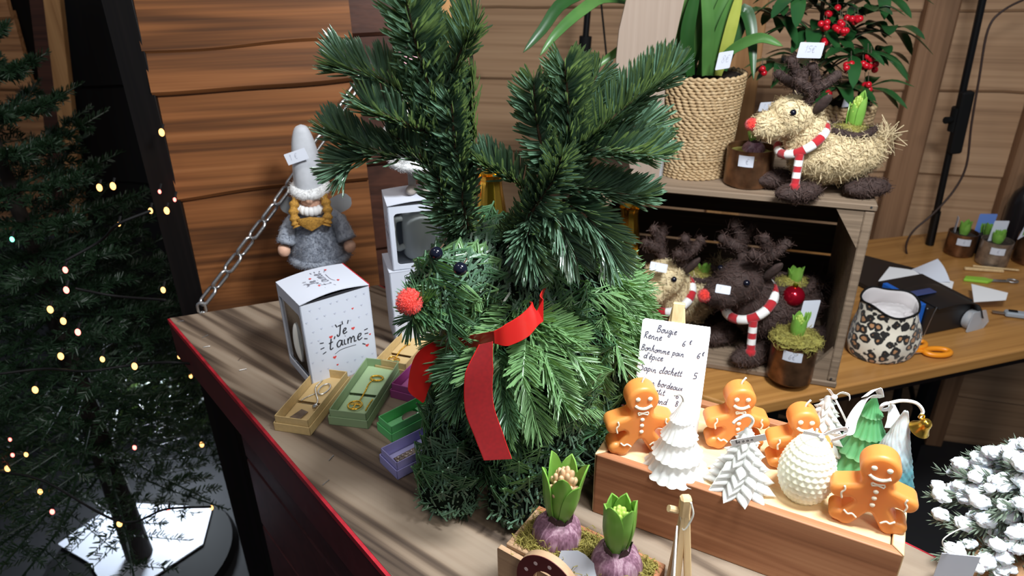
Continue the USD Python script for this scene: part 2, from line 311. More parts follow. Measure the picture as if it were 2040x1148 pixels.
def wood(name, stops, axis=0, rough=0.6, scale=1.0, rz=0.0, ring=0.5, bump=0.25, knots=0.0, knot_col=(0.02, 0.01, 0.006), spec=0.35, bands=5.0, **kw):
    """grain drawn out along one axis, with cathedral bands and optional knots"""
    sc = [14.0 * scale] * 3; sc[axis] = 0.55 * scale; fine = [160.0 * scale] * 3; fine[axis] = 2.0 * scale
    n = {'tc': ('texture_coordinate', {}), 'oi': ('object_info', {}), 'of': ('vector_math', {'math_type': 'scale', 'vector1': (13.1, 7.3, 5.7)}), 'ad': ('vector_math', {'math_type': 'add'}),
         'm0': ('mapping', {'rotation': (0, 0, -rz)}), 'm1': ('mapping', {'scale': tuple(sc)}), 'm2': ('mapping', {'scale': tuple(fine)}),
         'n1': ('noise_texture', {'scale': 1.0, 'detail': 2.0, 'distortion': 0.7, 'roughness': 0.55}), 'w': ('math', {'math_type': 'multiply', 'value2': bands}), 'sn': ('math', {'math_type': 'sine'}),
         'wr': ('map_range', {'from_min': -1.0, 'from_max': 1.0, 'to_min': 0.5 - ring / 2, 'to_max': 0.5 + ring / 2}), 'w6': ('math', {'math_type': 'multiply', 'value2': 6.2}),
         'n2': ('noise_texture', {'scale': 1.0, 'detail': 3.0}), 'mx': ('mix_float', {'fac': 0.55}),
         'r': ('rgb_ramp', {'ramp': stops}), 'b': ('bump', {'strength': bump, 'distance': 0.0015}), 'p': ('principled_bsdf', {'roughness': rough, 'specular_ior_level': spec, **kw})}
    l = [('oi.random', 'of.scale'), ('tc.object', 'm0.vector'), ('m0.vector', 'ad.vector1'), ('of.vector', 'ad.vector2'), ('ad.vector', 'm1.vector'), ('ad.vector', 'm2.vector'), ('m1.vector', 'n1.vector'), ('m2.vector', 'n2.vector'),
         ('n1.fac', 'w.value1'), ('w.value', 'w6.value1'), ('w6.value', 'sn.value1'), ('sn.value', 'wr.value'), ('wr.result', 'mx.a'), ('n2.fac', 'mx.b'), ('mx.result', 'r.fac'), ('mx.result', 'b.height'), ('b.normal', 'p.normal')]
    if knots:
        ks = [5.5] * 3; ks[axis] = 2.2
        n.update({'mk': ('mapping', {'scale': tuple(k * scale for k in ks)}), 'v': ('voronoi_texture', {'scale': 1.0, 'randomness': 1.0}), 'kr': ('map_range', {'from_min': 0.05 * knots, 'from_max': 0.16 * knots, 'to_min': 1.0, 'to_max': 0.0, 'clamp': True}), 'km': ('mix', {'color2': knot_col}), 'kk': ('math', {'math_type': 'multiply', 'value2': 0.8})})
        l += [('ad.vector', 'mk.vector'), ('mk.vector', 'v.vector'), ('v.distance', 'kr.value'), ('kr.result', 'kk.value1'), ('kk.value', 'km.fac'), ('r.color', 'km.color1'), ('km.color', 'p.base_color')]
    else: l.append(('r.color', 'p.base_color'))
    MATS[name] = usdkit.material(stage, '/World/Looks/' + name, n, l, surface='p.BSDF')
def leafy(name, cols, rough=0.4, trans=0.25, tcol=None, island=True, spec=0.5, scale=30.0):
    """foliage: colour varies from blade to blade, part of the light passes through"""
    n = {'g': ('geometry', {}), 'tc': ('texture_coordinate', {}), 'nz': ('noise_texture', {'scale': scale, 'detail': 2.0}), 'r': ('rgb_ramp', {'ramp': cols}), 'p': ('principled_bsdf', {'roughness': rough, 'specular_ior_level': spec}),
         't': ('translucent_bsdf', {'color': tcol or cols[-1][1]}), 'm': ('mix_closure', {'fac': trans})}
    l = [('g.random_per_island' if island else 'nz.fac', 'r.fac'), ('tc.object', 'nz.vector'), ('r.color', 'p.base_color'), ('p.BSDF', 'm.closure1'), ('t.BSDF', 'm.closure2')]
    MATS[name] = usdkit.material(stage, '/World/Looks/' + name, n, l, surface='m.closure')
S_ = srgb
wood('warm_plank', [(0.2, S_(58, 36, 22)), (0.42, S_(104, 64, 35)), (0.6, S_(134, 84, 47)), (0.85, S_(154, 102, 62))], 0, 0.5, 0.8, rz=0.195, ring=0.55, knots=1.3, bands=5.0)
wood('far_plank', [(0.2, S_(104, 66, 42)), (0.45, S_(164, 114, 74)), (0.8, S_(192, 142, 98))], 0, 0.6, 1.0, knots=1.3)
wood('wall_plank', [(0.15, S_(122, 92, 68)), (0.45, S_(172, 136, 104)), (0.85, S_(198, 162, 128))], 0, 0.65, 0.8, rz=-0.263, ring=0.4, bands=4.0, knots=0.9, knot_col=S_(80, 50, 32))
wood('dark_plank', [(0.2, S_(22, 12, 10)), (0.8, S_(46, 28, 22))], 0, 0.55, 1.0)
wood('jamb_wood', [(0.2, S_(48, 26, 18)), (0.8, S_(86, 50, 36))], 0, 0.55, 0.9)
wood('black_wood', [(0.2, S_(8, 6, 6)), (0.8, S_(20, 15, 14))], 2, 0.5, 1.0)
wood('pale_post', [(0.2, S_(150, 104, 62)), (0.8, S_(196, 148, 98))], 2, 0.55, 0.9)
wood('stud_wood', [(0.2, S_(112, 80, 56)), (0.8, S_(156, 118, 88))], 2, 0.6, 0.9)
wood('ply', [(0.14, S_(70, 57, 47)), (0.4, S_(138, 120, 103)), (0.62, S_(164, 147, 128)), (0.9, S_(180, 164, 146))], 0, 0.7, 0.62, ring=0.8, bump=0.35)
wood('crate_slat', [(0.2, S_(92, 76, 62)), (0.6, S_(142, 122, 102)), (0.9, S_(176, 156, 132))], 0, 0.75, 1.4, ring=0.3, bump=0.5)
wood('crate_dark', [(0.2, S_(48, 38, 32)), (0.8, S_(82, 66, 54))], 0, 0.8, 1.4, ring=0.3, bump=0.5)
wood('pine_lid', [(0.2, S_(206, 166, 118)), (0.6, S_(232, 202, 158)), (0.9, S_(240, 216, 176))], 0, 0.5, 0.9, ring=0.35, bump=0.15)
wood('cedar', [(0.15, S_(126, 78, 50)), (0.45, S_(164, 110, 76)), (0.85, S_(192, 140, 102))], 0, 0.5, 1.1, ring=0.6, bump=0.2, knots=0.55, knot_col=S_(84, 44, 28))
wood('table_wood', [(0.2, S_(142, 96, 48)), (0.6, S_(178, 128, 70)), (0.9, S_(192, 144, 84))], 0, 0.35, 0.9, ring=0.4, bump=0.08, spec=0.5)
wood('birch_ply', [(0.2, S_(150, 116, 88)), (0.8, S_(196, 164, 130))], 0, 0.55, 1.5, ring=0.3, bump=0.15)
wood('easel_wood', [(0.2, S_(198, 164, 116)), (0.8, S_(232, 204, 158))], 2, 0.55, 2.0, ring=0.3, bump=0.1)
wood('grey_board', [(0.2, S_(140, 122, 108)), (0.8, S_(166, 148, 134))], 2, 0.7, 0.8, ring=0.15, bump=0.05)
pm('red_paint', S_(164, 26, 40), 0.55, 0.45, 45); pm('maroon', S_(74, 14, 20), 0.55, 0.2, 30)
wood('maroon_board', [(0.2, S_(58, 22, 24)), (0.8, S_(88, 40, 40))], 0, 0.6, 1.0)
pm('ground', S_(30, 30, 33), 0.8, 0.15, 4, 0.3, 60); pm('inner_floor', S_(34, 34, 38), 0.7, 0.2, 6)
pm('steel', S_(198, 200, 202), 0.32, metallic=1.0, bump=0.1, bscale=300); pm('silver', S_(216, 214, 208), 0.22, metallic=1.0); pm('gold', S_(226, 176, 66), 0.22, metallic=1.0); pm('brass', S_(206, 164, 70), 0.28, metallic=1.0)
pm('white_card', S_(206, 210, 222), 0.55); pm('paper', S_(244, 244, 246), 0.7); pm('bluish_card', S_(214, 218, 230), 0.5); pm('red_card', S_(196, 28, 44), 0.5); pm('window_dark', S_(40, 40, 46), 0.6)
pm('ink', S_(52, 52, 60), 0.7); pm('grey_ink', S_(120, 120, 132), 0.7); pm('pencil', S_(88, 88, 104), 0.8); pm('pale_dot', S_(186, 190, 206), 0.7); pm('red_ink', S_(214, 66, 62), 0.6); pm('faint_ink', S_(176, 178, 190), 0.7)
pm('porcelain', S_(236, 236, 232), 0.15)
leafy('fir', [(0.0, S_(74, 110, 78)), (0.45, S_(114, 150, 110)), (0.8, S_(156, 182, 146)), (1.0, S_(208, 220, 196))], 0.33, 0.2, S_(108, 150, 54))
leafy('fir_light', [(0.0, S_(112, 150, 100)), (0.5, S_(160, 188, 138)), (1.0, S_(216, 228, 198))], 0.38, 0.24, S_(140, 178, 70))
leafy('fir_antler', [(0.0, S_(82, 110, 90)), (0.5, S_(126, 152, 128)), (0.85, S_(172, 190, 170)), (1.0, S_(220, 226, 216))], 0.28, 0.16, S_(150, 176, 90), spec=0.7)
leafy('spruce', [(0.0, S_(30, 52, 32)), (0.6, S_(56, 84, 46)), (1.0, S_(92, 114, 66))], 0.45, 0.15, S_(70, 90, 40))
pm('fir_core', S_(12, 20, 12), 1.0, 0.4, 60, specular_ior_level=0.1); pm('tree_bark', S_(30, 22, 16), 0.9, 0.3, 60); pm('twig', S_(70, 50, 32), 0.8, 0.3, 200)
pm('pompom', S_(232, 56, 42), 0.9, sheen_weight=0.6); pm('black_bead', S_(14, 16, 30), 0.12)
pm('velvet', S_(128, 9, 16), 0.6, 0.12, 300, sheen_weight=0.5, sheen_tint=S_(255, 120, 110), sheen_roughness=0.4); pm('satin_red', S_(196, 30, 28), 0.3)
pm('wax_orange', S_(226, 138, 68), 0.42, subsurface_weight=0.35, subsurface_scale=0.006, subsurface_radius=(1.0, 0.5, 0.2)); pm('icing', S_(248, 232, 206), 0.5)
pm('wax_white', S_(236, 238, 232), 0.45, subsurface_weight=0.4, subsurface_scale=0.006, subsurface_radius=(1, 0.95, 0.85)); pm('wax_cream', S_(238, 240, 214), 0.45, subsurface_weight=0.4, subsurface_scale=0.006, subsurface_radius=(1, 0.95, 0.7))
pm('wax_green', S_(92, 160, 104), 0.4, 0.06, 40, subsurface_weight=0.3, subsurface_scale=0.005, subsurface_radius=(0.4, 1, 0.5)); pm('wick', S_(240, 238, 228), 0.8); pm('white_ribbon', S_(240, 242, 246), 0.5)
MATS['wax_teal'] = usdkit.material(stage, '/World/Looks/wax_teal', {'tc': ('texture_coordinate', {}), 's': ('separate_xyz', {}), 'mr': ('map_range', {'from_min': 0.0, 'from_max': 0.1}), 'r': ('rgb_ramp', {'ramp': [(0.0, S_(48, 116, 124)), (0.3, S_(84, 138, 146)), (0.55, S_(190, 206, 210)), (1.0, S_(230, 234, 234))]}), 'p': ('principled_bsdf', {'roughness': 0.5, 'subsurface_weight': 0.2, 'subsurface_scale': 0.004})},
    [('tc.object', 's.vector'), ('s.z', 'mr.value'), ('mr.result', 'r.fac'), ('r.color', 'p.base_color')], surface='p.BSDF')
pm('kraft', S_(198, 170, 118), 0.7, 0.06, 200); pm('kraft_in', S_(196, 168, 118), 0.75); pm('olive', S_(138, 162, 122), 0.65); pm('olive_in', S_(162, 186, 144), 0.7); pm('magenta', S_(166, 74, 140), 0.6); pm('magenta_in', S_(186, 104, 164), 0.65)
pm('mint', S_(104, 200, 122), 0.6); pm('mint_in', S_(140, 218, 154), 0.65); pm('lavender', S_(154, 150, 206), 0.6); pm('lavender_in', S_(178, 176, 224), 0.65)
pm('moss', S_(140, 134, 66), 0.95, 0.4, 120); leafy('moss_strand', [(0.0, S_(140, 130, 62)), (0.5, S_(184, 176, 98)), (1.0, S_(222, 212, 146))], 0.8, 0.2); wood('bulb', [(0.2, S_(84, 54, 66)), (0.5, S_(136, 98, 116)), (0.85, S_(186, 158, 168))], 2, 0.4, 4.5, ring=0.6, bump=0.2, spec=0.5); pm('bulb_skin', S_(64, 44, 44), 0.7, 0.5, 200)
leafy('hyacinth', [(0.0, S_(112, 166, 60)), (0.5, S_(134, 186, 80)), (1.0, S_(174, 212, 116))], 0.35, 0.25, S_(150, 200, 60), island=False, scale=50); pm('bud', S_(196, 160, 122), 0.5, 0.25, 250); pm('bud_green', S_(160, 186, 84), 0.5, 0.2, 200)
pm('dark_red', S_(84, 20, 26), 0.55, 0.1, 100); pm('dot_white', S_(216, 190, 188), 0.6); pm('grey_paper', S_(182, 186, 196), 0.6)
leafy('straw', [(0.0, S_(206, 186, 148)), (0.5, S_(232, 218, 184)), (1.0, S_(246, 238, 214))], 0.6, 0.15); pm('straw_core', S_(214, 196, 156), 0.8, 0.2, 100); leafy('twig_fibre', [(0.0, S_(70, 50, 44)), (0.6, S_(106, 80, 70)), (1.0, S_(146, 118, 102))], 0.7, 0.0); pm('twig_core', S_(58, 42, 38), 0.85, 0.3, 150)
pm('wool_red', S_(176, 24, 36), 0.9, sheen_weight=0.3); pm('wool_white', S_(236, 234, 232), 0.9, sheen_weight=0.3)
leafy('seagrass', [(0.0, S_(134, 108, 76)), (0.5, S_(172, 144, 106)), (1.0, S_(204, 184, 148))], 0.65, 0.0, island=False, scale=90); leafy('strap', [(0.0, S_(48, 88, 42)), (0.5, S_(80, 124, 62)), (1.0, S_(120, 156, 86))], 0.35, 0.2, S_(130, 170, 60), island=False, scale=14); leafy('strap_dark', [(0.0, S_(24, 58, 24)), (1.0, S_(50, 94, 42))], 0.35, 0.15, S_(70, 110, 40), island=False, scale=14); leafy('strap_yellow', [(0.0, S_(150, 160, 64)), (1.0, S_(190, 196, 96))], 0.4, 0.2, island=False)
leafy('ardisia', [(0.0, S_(22, 58, 28)), (0.5, S_(38, 82, 42)), (1.0, S_(62, 112, 58))], 0.28, 0.12, S_(70, 120, 50), island=False, scale=12, spec=0.6); pm('berry', S_(186, 20, 36), 0.2); pm('stem', S_(74, 62, 44), 0.7)
pm('bronze_glass', S_(128, 92, 66), 0.3, 0.6, 30, metallic=0.8); pm('silver_glass', S_(150, 136, 122), 0.35, 0.45, 50, metallic=0.7); pm('dark_glass', S_(28, 24, 26), 0.25); pm('soil', S_(44, 34, 26), 0.95, 0.4, 150)
pm('black_metal', S_(16, 16, 18), 0.4, metallic=0.3); pm('black_rubber', S_(12, 12, 13), 0.7, specular_ior_level=0.25); pm('brown_cable', S_(52, 34, 28), 0.6); pm('bauble', S_(170, 16, 40), 0.15, metallic=0.6)
MATS['glass'] = usdkit.material(stage, '/World/Looks/glass', {'fr': ('fresnel', {'IOR': 1.45}), 't': ('transparent_bsdf', {'color': (0.93, 0.95, 0.96)}), 'g': ('glossy_bsdf', {'roughness': 0.05, 'color': (1, 1, 1)}), 'm': ('mix_closure', {})}, [('fr.fac', 'm.fac'), ('t.BSDF', 'm.closure1'), ('g.BSDF', 'm.closure2')], surface='m.closure')
MATS['frosted'] = usdkit.material(stage, '/World/Looks/frosted', {'t': ('transparent_bsdf', {'color': (0.9, 0.92, 0.95)}), 'g': ('principled_bsdf', {'base_color': S_(216, 220, 226), 'roughness': 0.25}), 'm': ('mix_closure', {'fac': 0.5})}, [('t.BSDF', 'm.closure1'), ('g.BSDF', 'm.closure2')], surface='m.closure')
MATS['leopard'] = usdkit.material(stage, '/World/Looks/leopard', {
    'tc': ('texture_coordinate', {}), 'n': ('noise_texture', {'scale': 60.0, 'detail': 2.0}), 'ns': ('vector_math', {'math_type': 'scale', 'scale': 0.012}), 'ad': ('vector_math', {'math_type': 'add'}), 'v': ('voronoi_texture', {'scale': 58.0, 'randomness': 0.7}), 'n2': ('noise_texture', {'scale': 110.0, 'detail': 1.0}),
    'nm': ('math', {'math_type': 'multiply_add', 'value2': 0.3, 'value3': -0.15}), 'sum': ('math', {'math_type': 'add'}), 'r': ('rgb_ramp', {'ramp': [(0.0, S_(186, 138, 96)), (0.24, S_(176, 126, 84)), (0.29, S_(24, 20, 18)), (0.52, S_(24, 20, 18)), (0.57, S_(226, 216, 198)), (1.0, S_(226, 216, 198))]}), 'p': ('principled_bsdf', {'roughness': 0.75, 'sheen_weight': 0.2})},
    [('tc.object', 'n.vector'), ('n.color', 'ns.vector1'), ('tc.object', 'ad.vector1'), ('ns.vector', 'ad.vector2'), ('ad.vector', 'v.vector'), ('tc.object', 'n2.vector'), ('n2.fac', 'nm.value1'), ('v.distance', 'sum.value1'), ('nm.value', 'sum.value2'), ('sum.value', 'r.fac'), ('r.color', 'p.base_color')], surface='p.BSDF')
pm('lining', S_(214, 208, 208), 0.7); pm('black_card', S_(22, 22, 25), 0.4); pm('blue_card', S_(20, 96, 190), 0.5); pm('navy_card', S_(58, 70, 118), 0.5); pm('orange_plastic', S_(232, 142, 28), 0.35); pm('grey_plastic', S_(150, 158, 166), 0.4); pm('lime', S_(146, 196, 62), 0.5); pm('sky_card', S_(108, 142, 216), 0.5)
pm('fur', S_(146, 152, 164), 0.95, 0.12, 60, sheen_weight=0.4); leafy('fur_strand', [(0.0, S_(118, 124, 138)), (0.6, S_(158, 164, 176)), (1.0, S_(196, 202, 212))], 0.9, 0.2); pm('fur_white', S_(228, 228, 228), 0.95, sheen_weight=0.4); leafy('fur_white_strand', [(0.0, S_(206, 206, 206)), (1.0, S_(240, 240, 240))], 0.9, 0.2); pm('felt', S_(182, 184, 190), 0.9, 0.05, 80, sheen_weight=0.3); pm('skin', S_(222, 176, 150), 0.6); pm('braid', S_(172, 126, 50), 0.8, 0.35, 300, 0.5, 400); pm('knit_white', S_(236, 236, 236), 0.9); pm('pink_felt', S_(224, 168, 180), 0.9); pm('leg_grey', S_(150, 140, 132), 0.85)
MATS['wing'] = usdkit.material(stage, '/World/Looks/wing', {'t': ('transparent_bsdf', {'color': (0.8, 0.84, 0.88)}), 'g': ('principled_bsdf', {'base_color': S_(176, 184, 190), 'roughness': 0.15}), 'm': ('mix_closure', {'fac': 0.62})}, [('t.BSDF', 'm.closure1'), ('g.BSDF', 'm.closure2')], surface='m.closure')
leafy('flocked', [(0.0, S_(110, 124, 106)), (0.5, S_(168, 178, 168)), (1.0, S_(224, 228, 228))], 0.8, 0.1); pm('snow', S_(238, 240, 246), 0.9, 0.03, 100, 0.4, 300, subsurface_weight=0.15, subsurface_scale=0.004); pm('burlap', S_(150, 112, 78), 0.9, 0.25, 150, 0.5, 300)
def glow(name, col, s): MATS[name] = usdkit.material(stage, '/World/Looks/' + name, {'e': ('emission', {'color': col, 'strength': s})}, surface='e.emission')
glow('bulb_warm', (1.0, 0.44, 0.13), 4.0); glow('bulb_red', (1.0, 0.12, 0.1), 8.0); glow('bulb_green', (0.1, 1.0, 0.5), 8.0)

# ================================================================ the setting
fl = obj('floor', box((0, 1.0, -0.02), (8, 8, 0.04), 0.002), 'ground', kind='structure', smooth=False)
def wavy_plank(a, b, z0, z1, th, seed, out, amp=0.006, n=26, tilt=0.012, vary=0.004):
    """one cladding board between the ground points a and b, from z0 to z1, its lower edge wavy and standing proud"""
    g = np.random.default_rng(seed); a, b = np.array(a[:2]), np.array(b[:2]); x = np.linspace(0, 1, n); L = np.linalg.norm(b - a)
    wob = sum(amp / k * np.sin(x * L * 6 * k + g.uniform(0, 6.3)) for k in (1, 2, 3.7)); o = np.array([*out, 0.0]); pr = g.uniform(0, vary)
    base = np.c_[a[0] + (b[0] - a[0]) * x, a[1] + (b[1] - a[1]) * x, np.zeros(n)]
    lo = base + np.c_[np.zeros((n, 2)), z0 + wob] + o * (tilt + pr); mid = base + [0, 0, (z0 + z1) / 2] + o * (tilt / 2 + pr); hi = base + [0, 0, z1] + o * pr
    return sheet(np.stack([hi, mid, lo + [0, 0, 0.004], lo - o * 0.004], 1) - o * th / 2, th)
def clad(name, a, b, zs, mat, out, seed, th=0.016, **kw):
    w = struct(name)
    for k in range(len(zs) - 1): obj('plank', wavy_plank(a, b, zs[k] - 0.018, zs[k + 1], th, seed + k, out, **kw), mat, w, smooth=40)
    return w
# warm cladding panel behind the counter's far end
LA, LB = Q(410, 620, 1.24), Q(757, 570, 1.31)
out_l = unit([(LB - LA)[1], -(LB - LA)[0]])
zl = [0.84] + [Q(500, y, 1.27)[2] for y in (615, 355, 147, 62, -120, -330)]
clad('wall_left', LA, LB, zl, 'warm_plank', out_l, 11)
obj('trim_1', bar([*(LA[:2] + out_l * -0.02 + np.array([-0.015, 0])), 0], [*(LA[:2] + out_l * -0.02 + np.array([-0.015, 0])), 2.4], 0.05, 0.06, (0, 1, 0)), 'black_wood', kind='structure')
# dark boarding in the gap left of it
DA, DB = Q(60, 300, 2.12), Q(520, 300, 2.05)
clad('wall_outer', DA, DB, [0, .3, .6, .9, 1.2, 1.5, 1.8, 2.1, 2.5], 'black_wood', unit([(DB - DA)[1], -(DB - DA)[0]]), 31)
# neighbouring stall's boarding, leaning batten and edge board
FA, FB = Q(-160, 300, 2.04), Q(112, 300, 2.02)
clad('wall_front', FA, FB, [1.0] + [Q(50, y, 2.03)[2] for y in (455, 300, 160, 20, -140, -300)], 'far_plank', (0, -1), 41)
obj('trim_2', bar(Q(158, 440, 1.98), Q(100, -60, 1.98), 0.042, 0.022, (0, -1, 0)), 'pale_post', kind='structure')
obj('trim_3', bar(Q(128, 440, 2.0), Q(72, -60, 2.0), 0.042, 0.02, (0, -1, 0)), 'jamb_wood', kind='structure')
# dark jamb boards of the opening, pale post beside it
JA, JB = Q(690, 300, 1.34), Q(905, 300, 1.40)
clad('wall_side', JA, JB, [0, .3, .6, .9] + [Q(770, y, 1.36)[2] for y in (470, 300, 40, -150, -330)], 'jamb_wood', (0, -1), 51, amp=0.002)
obj('trim_4', bar([*Q(700, 300, 1.345)[:2], 0], [*Q(700, 300, 1.345)[:2], 2.4], 0.018, 0.03, (0, 1, 0)), 'black_wood', kind='structure')
obj('trim_5', bar([*Q(887, 200, 1.36)[:2], 0], [*Q(887, 200, 1.36)[:2], 2.4], 0.052, 0.05, (0, 1, 0), 0.004), 'pale_post', kind='structure')
# inner back wall
WD = np.array([0.966, -0.26]); WC = np.array([1.25, 1.95]); WA, WB = WC - WD * 1.75, WC + WD * 0.95
zb = [0, .2, .4, .58, .76] + [Q(1100, y, 2.25)[2] for y in (420, 290, 142, 0, -150, -320)]
clad('wall_back', WA, WB, zb, 'wall_plank', unit([WD[1], -WD[0]]), 61, amp=0.004)
on = unit([WD[1], -WD[0]])
def stud(n, x0, y0, w, t, mat='stud_wood', off=0.03):
    """stud whose pixel column crosses row y0 at x0, standing against the inner wall"""
    r = ray(x0, y0); nn = np.array([*on]); s = ((WC + on * off - CAM[:2]) @ nn) / (r[:2] @ nn); p = CAM[:2] + r[:2] * s
    obj(n, bar([*p, 0], [*p, 2.6], w, t, (*on, 0), 0.003), mat, kind='structure')
stud('trim_6', 1817, 250, 0.075, 0.055); stud('trim_7', 1468, 200, 0.10, 0.05, 'pale_post'); stud('trim_8', 2015, 380, 0.05, 0.05); stud('trim_9', 1852, 200, 0.03, 0.03)

# ================================================================ counter
A, B = P(338, 634), P(752, 568); E1, I1 = P(780, 1148), P(1806, 1084)
lo_dir, in_dir = unit(E1 - A), unit(I1 - B)
C0, C1 = A + lo_dir * 1.05, B + in_dir * 1.15
ct = thing('counter', 'weathered grey plywood sales counter with a red painted outer edge', 'counter')
yaw_c = yaw_of(A, E1)
def slab(poly, z, h):
    m = flat(Polygon([p[:2] for p in poly]), h); m.apply_translation([0, 0, z]); return m
top = slab([A, C0, C1, B], Z0 - 0.03, 0.03)
wood('counter_top_ply', [(0.2, S_(56, 44, 36)), (0.36, S_(100, 84, 70)), (0.52, S_(138, 120, 102)), (0.9, S_(158, 142, 124))], 0, 0.7, 0.62, rz=yaw_c + 0.22, ring=0.9, bands=8.0, bump=0.35)
obj('top_board', top, 'counter_top_ply', ct, smooth=False)
ol = unit([lo_dir[1], -lo_dir[0], 0]) * (1 if lo_dir[0] > 0 else 1)
if ol[0] > 0: ol = -ol
e = [A + ol * 0.004, C0 + ol * 0.004, C0, A]
obj('painted_edge', cat([slab(e, Z0 - 0.009, 0.0086), slab([B, B - in_dir * 0, C1, C1 + np.array([0.003, 0.002, 0]), B + np.array([0.003, 0.002, 0])], Z0 - 0.028, 0.027)]), 'red_paint', ct, smooth=False, label='bright red painted edge')
fi = -ol * 0.006
obj('fascia', slab([A + ol * .003, C0 + ol * .003, C0 - ol * .0, A - ol * .0], Z0 - 0.075, 0.0655), 'maroon', ct, smooth=False, label='dark red board under the outer edge')
g = np.random.default_rng(5)
for (x, y, a) in ((360, 641, .2), (409, 671, .9), (412, 692, .3), (478, 716, 1.5), (484, 738, .4), (660, 914, 1.2), (649, 963, 1.0)):
    p = P(x, y); d = np.array([math.cos(a), math.sin(a), 0]) * 0.005
    obj('staple', tube([p - d - [0, 0, .004], p - d + [0, 0, .0012], p + d + [0, 0, .0012], p + d - [0, 0, .004]], 0.0007, 6), 'steel', ct)
# boarded stall front under the counter
s0 = P(470, 845, 0.80); fa = s0 + np.array([0.02, 0.02, 0]) - lo_dir * .06
fw_ = struct('wall_right')
for k in range(5):
    z1 = 0.845 - k * 0.17; a = fa; b = fa + lo_dir * 0.85
    obj('plank', bar([a[0], a[1], z1 - 0.083], [b[0], b[1], z1 - 0.083], 0.018, 0.165, (0, 0, 1), 0.003), 'maroon_board', fw_)

# chain from the counter's corner up to the opening's frame
ch = thing('chain', 'bright steel link chain running from counter corner up to the dark frame', 'chain')
h0, h1 = P(405, 618) + [0, 0, 0.012], Q(738, 128, 1.30)
def link_mesh(c, d, n, L=0.043, w=0.022, r=0.0031):
    d, n = unit(d), unit(n); hs, rr = (L - w) / 2, w / 2 - r; pts = []
    for a in np.linspace(-math.pi / 2, math.pi / 2, 9): pts.append(c + d * (hs + rr * math.cos(a)) + n * rr * math.sin(a))
    for a in np.linspace(math.pi / 2, 1.5 * math.pi, 9): pts.append(c + d * (-hs + rr * math.cos(a)) + n * rr * math.sin(a))
    return tube(pts, r, 8, closed=True)
nl = int(np.linalg.norm(h1 - h0) / 0.0366)
path = np.array([h0 + (h1 - h0) * t - np.array([0, 0, 0.008]) * 4 * t * (1 - t) for t in np.linspace(0, 1, nl + 1)])
for k in range(nl):
    d = path[k + 1] - path[k]; n1 = unit(np.cross(d, [0.15, 1, 0.5])); n2 = unit(np.cross(d, n1)); a = 0.5 if k % 2 else 0.5 + math.pi / 2
    obj('chain_link', link_mesh((path[k] + path[k + 1]) / 2, d, n1 * math.cos(a + .1 * (k % 3)) + n2 * math.sin(a + .1 * (k % 3))), 'steel', ch, smooth=60)
obj('eye_screw', cat([link_mesh(P(404, 622) + [0, 0, 0.008], (0, 0, 1), (1, 0.3, 0), 0.026, 0.018, 0.0026), tube([P(404, 622) + [0, 0, -0.02], P(404, 622) + [0, 0, 0.002]], 0.002, 8)]), 'steel', ch)
obj('hook', tube(spline([h1 + [0.0, 0.03, 0.012], h1 + [0, 0.0, 0.02], h1 + [0.004, -0.012, 0.008], h1 + [0.003, -0.006, -0.006]], 16), 0.0024, 8), 'steel', ch)
# ================================================================ inner table and crate
tA, tB = P(1475, 806, ZT), P(2040, 690, ZT); td = unit(tB - tA); tn = np.array([-td[1], td[0], 0])
tb = thing('table', 'varnished wooden table inside the stall carrying the crate and pouch', 'table', tA, yaw_of(tA, tB))
tp = Polygon([(0.0, 0), (1.15, 0), (1.15, .54), (.1, .62), (-.09, .60), (-.26, .31), (-.155, .186)]).buffer(0.01)
obj('table_top', mv(pillow(tp, 0.028, 0.005, 260), (0, 0, -0.028)), 'table_wood', tb, smooth=40)
for (x, y) in ((0.1, 0.05), (-.1, 0.42), (1.02, 0.05), (1.02, 0.45)): obj('leg', bar((x, y, -0.76), (x, y, -0.03), 0.04, 0.04, (0, 1, 0), 0.004), 'black_metal', tb)
obj('apron', bar((0.06, 0.06, -0.06), (1.08, 0.06, -0.06), 0.02, 0.06), 'dark_plank', tb)
obj('brace', bar((0.1, 0.25, -0.14), (0.75, 0.3, -0.5), 0.03, 0.03), 'crate_dark', tb)

cBR = P(1665, 775, ZT) + [0, 0, 0.001]; cdir = unit(P(1665, 775, ZT) - P(1420, 736, ZT)); CW, CD, CH = 0.50, 0.30, 0.372
cO = cBR - cdir * CW; cyaw = math.atan2(cdir[1], cdir[0])
def CL(x, y, z): return np.array([cO[0] + math.cos(cyaw) * x - math.sin(cyaw) * y, cO[1] + math.sin(cyaw) * x + math.cos(cyaw) * y, cO[2] + z])
cr = thing('fruit_crate', 'weathered wooden fruit crate standing on its side, reindeer planters inside and on top', 'crate', cO, cyaw)
for k in range(2):
    for z in (0.006, CH - 0.006): obj('plank', box((CW / 2, 0.074 + k * 0.152, z), (CW, 0.148, 0.012), 0.002), 'crate_slat', cr)
for x in (0.01, CW - 0.01): obj('end_board', box((x, CD / 2, CH / 2), (0.016, CD - 0.004, CH - 0.026), 0.002), 'crate_slat' if x > .3 else 'crate_dark', cr)
for k in range(5): obj('back_slat', box((CW / 2, CD + 0.004, 0.04 + k * 0.073), (CW, 0.008, 0.066), 0.0015), 'crate_dark', cr)
for (z, s) in ((CH - 0.0125, -1), (0.0125, 1)):
    for x, sx in ((CW - 0.0185, -1), (0.0185, 1)):
        m = flat(Polygon([(0, 0), (0.045 * sx, 0), (0, 0.07 * s)]), 0.012); m.apply_transform(rotm([1, 0, 0], 90)); obj('corner_block', mv(m, (x, 0.016, z)), 'crate_slat', cr, smooth=False)
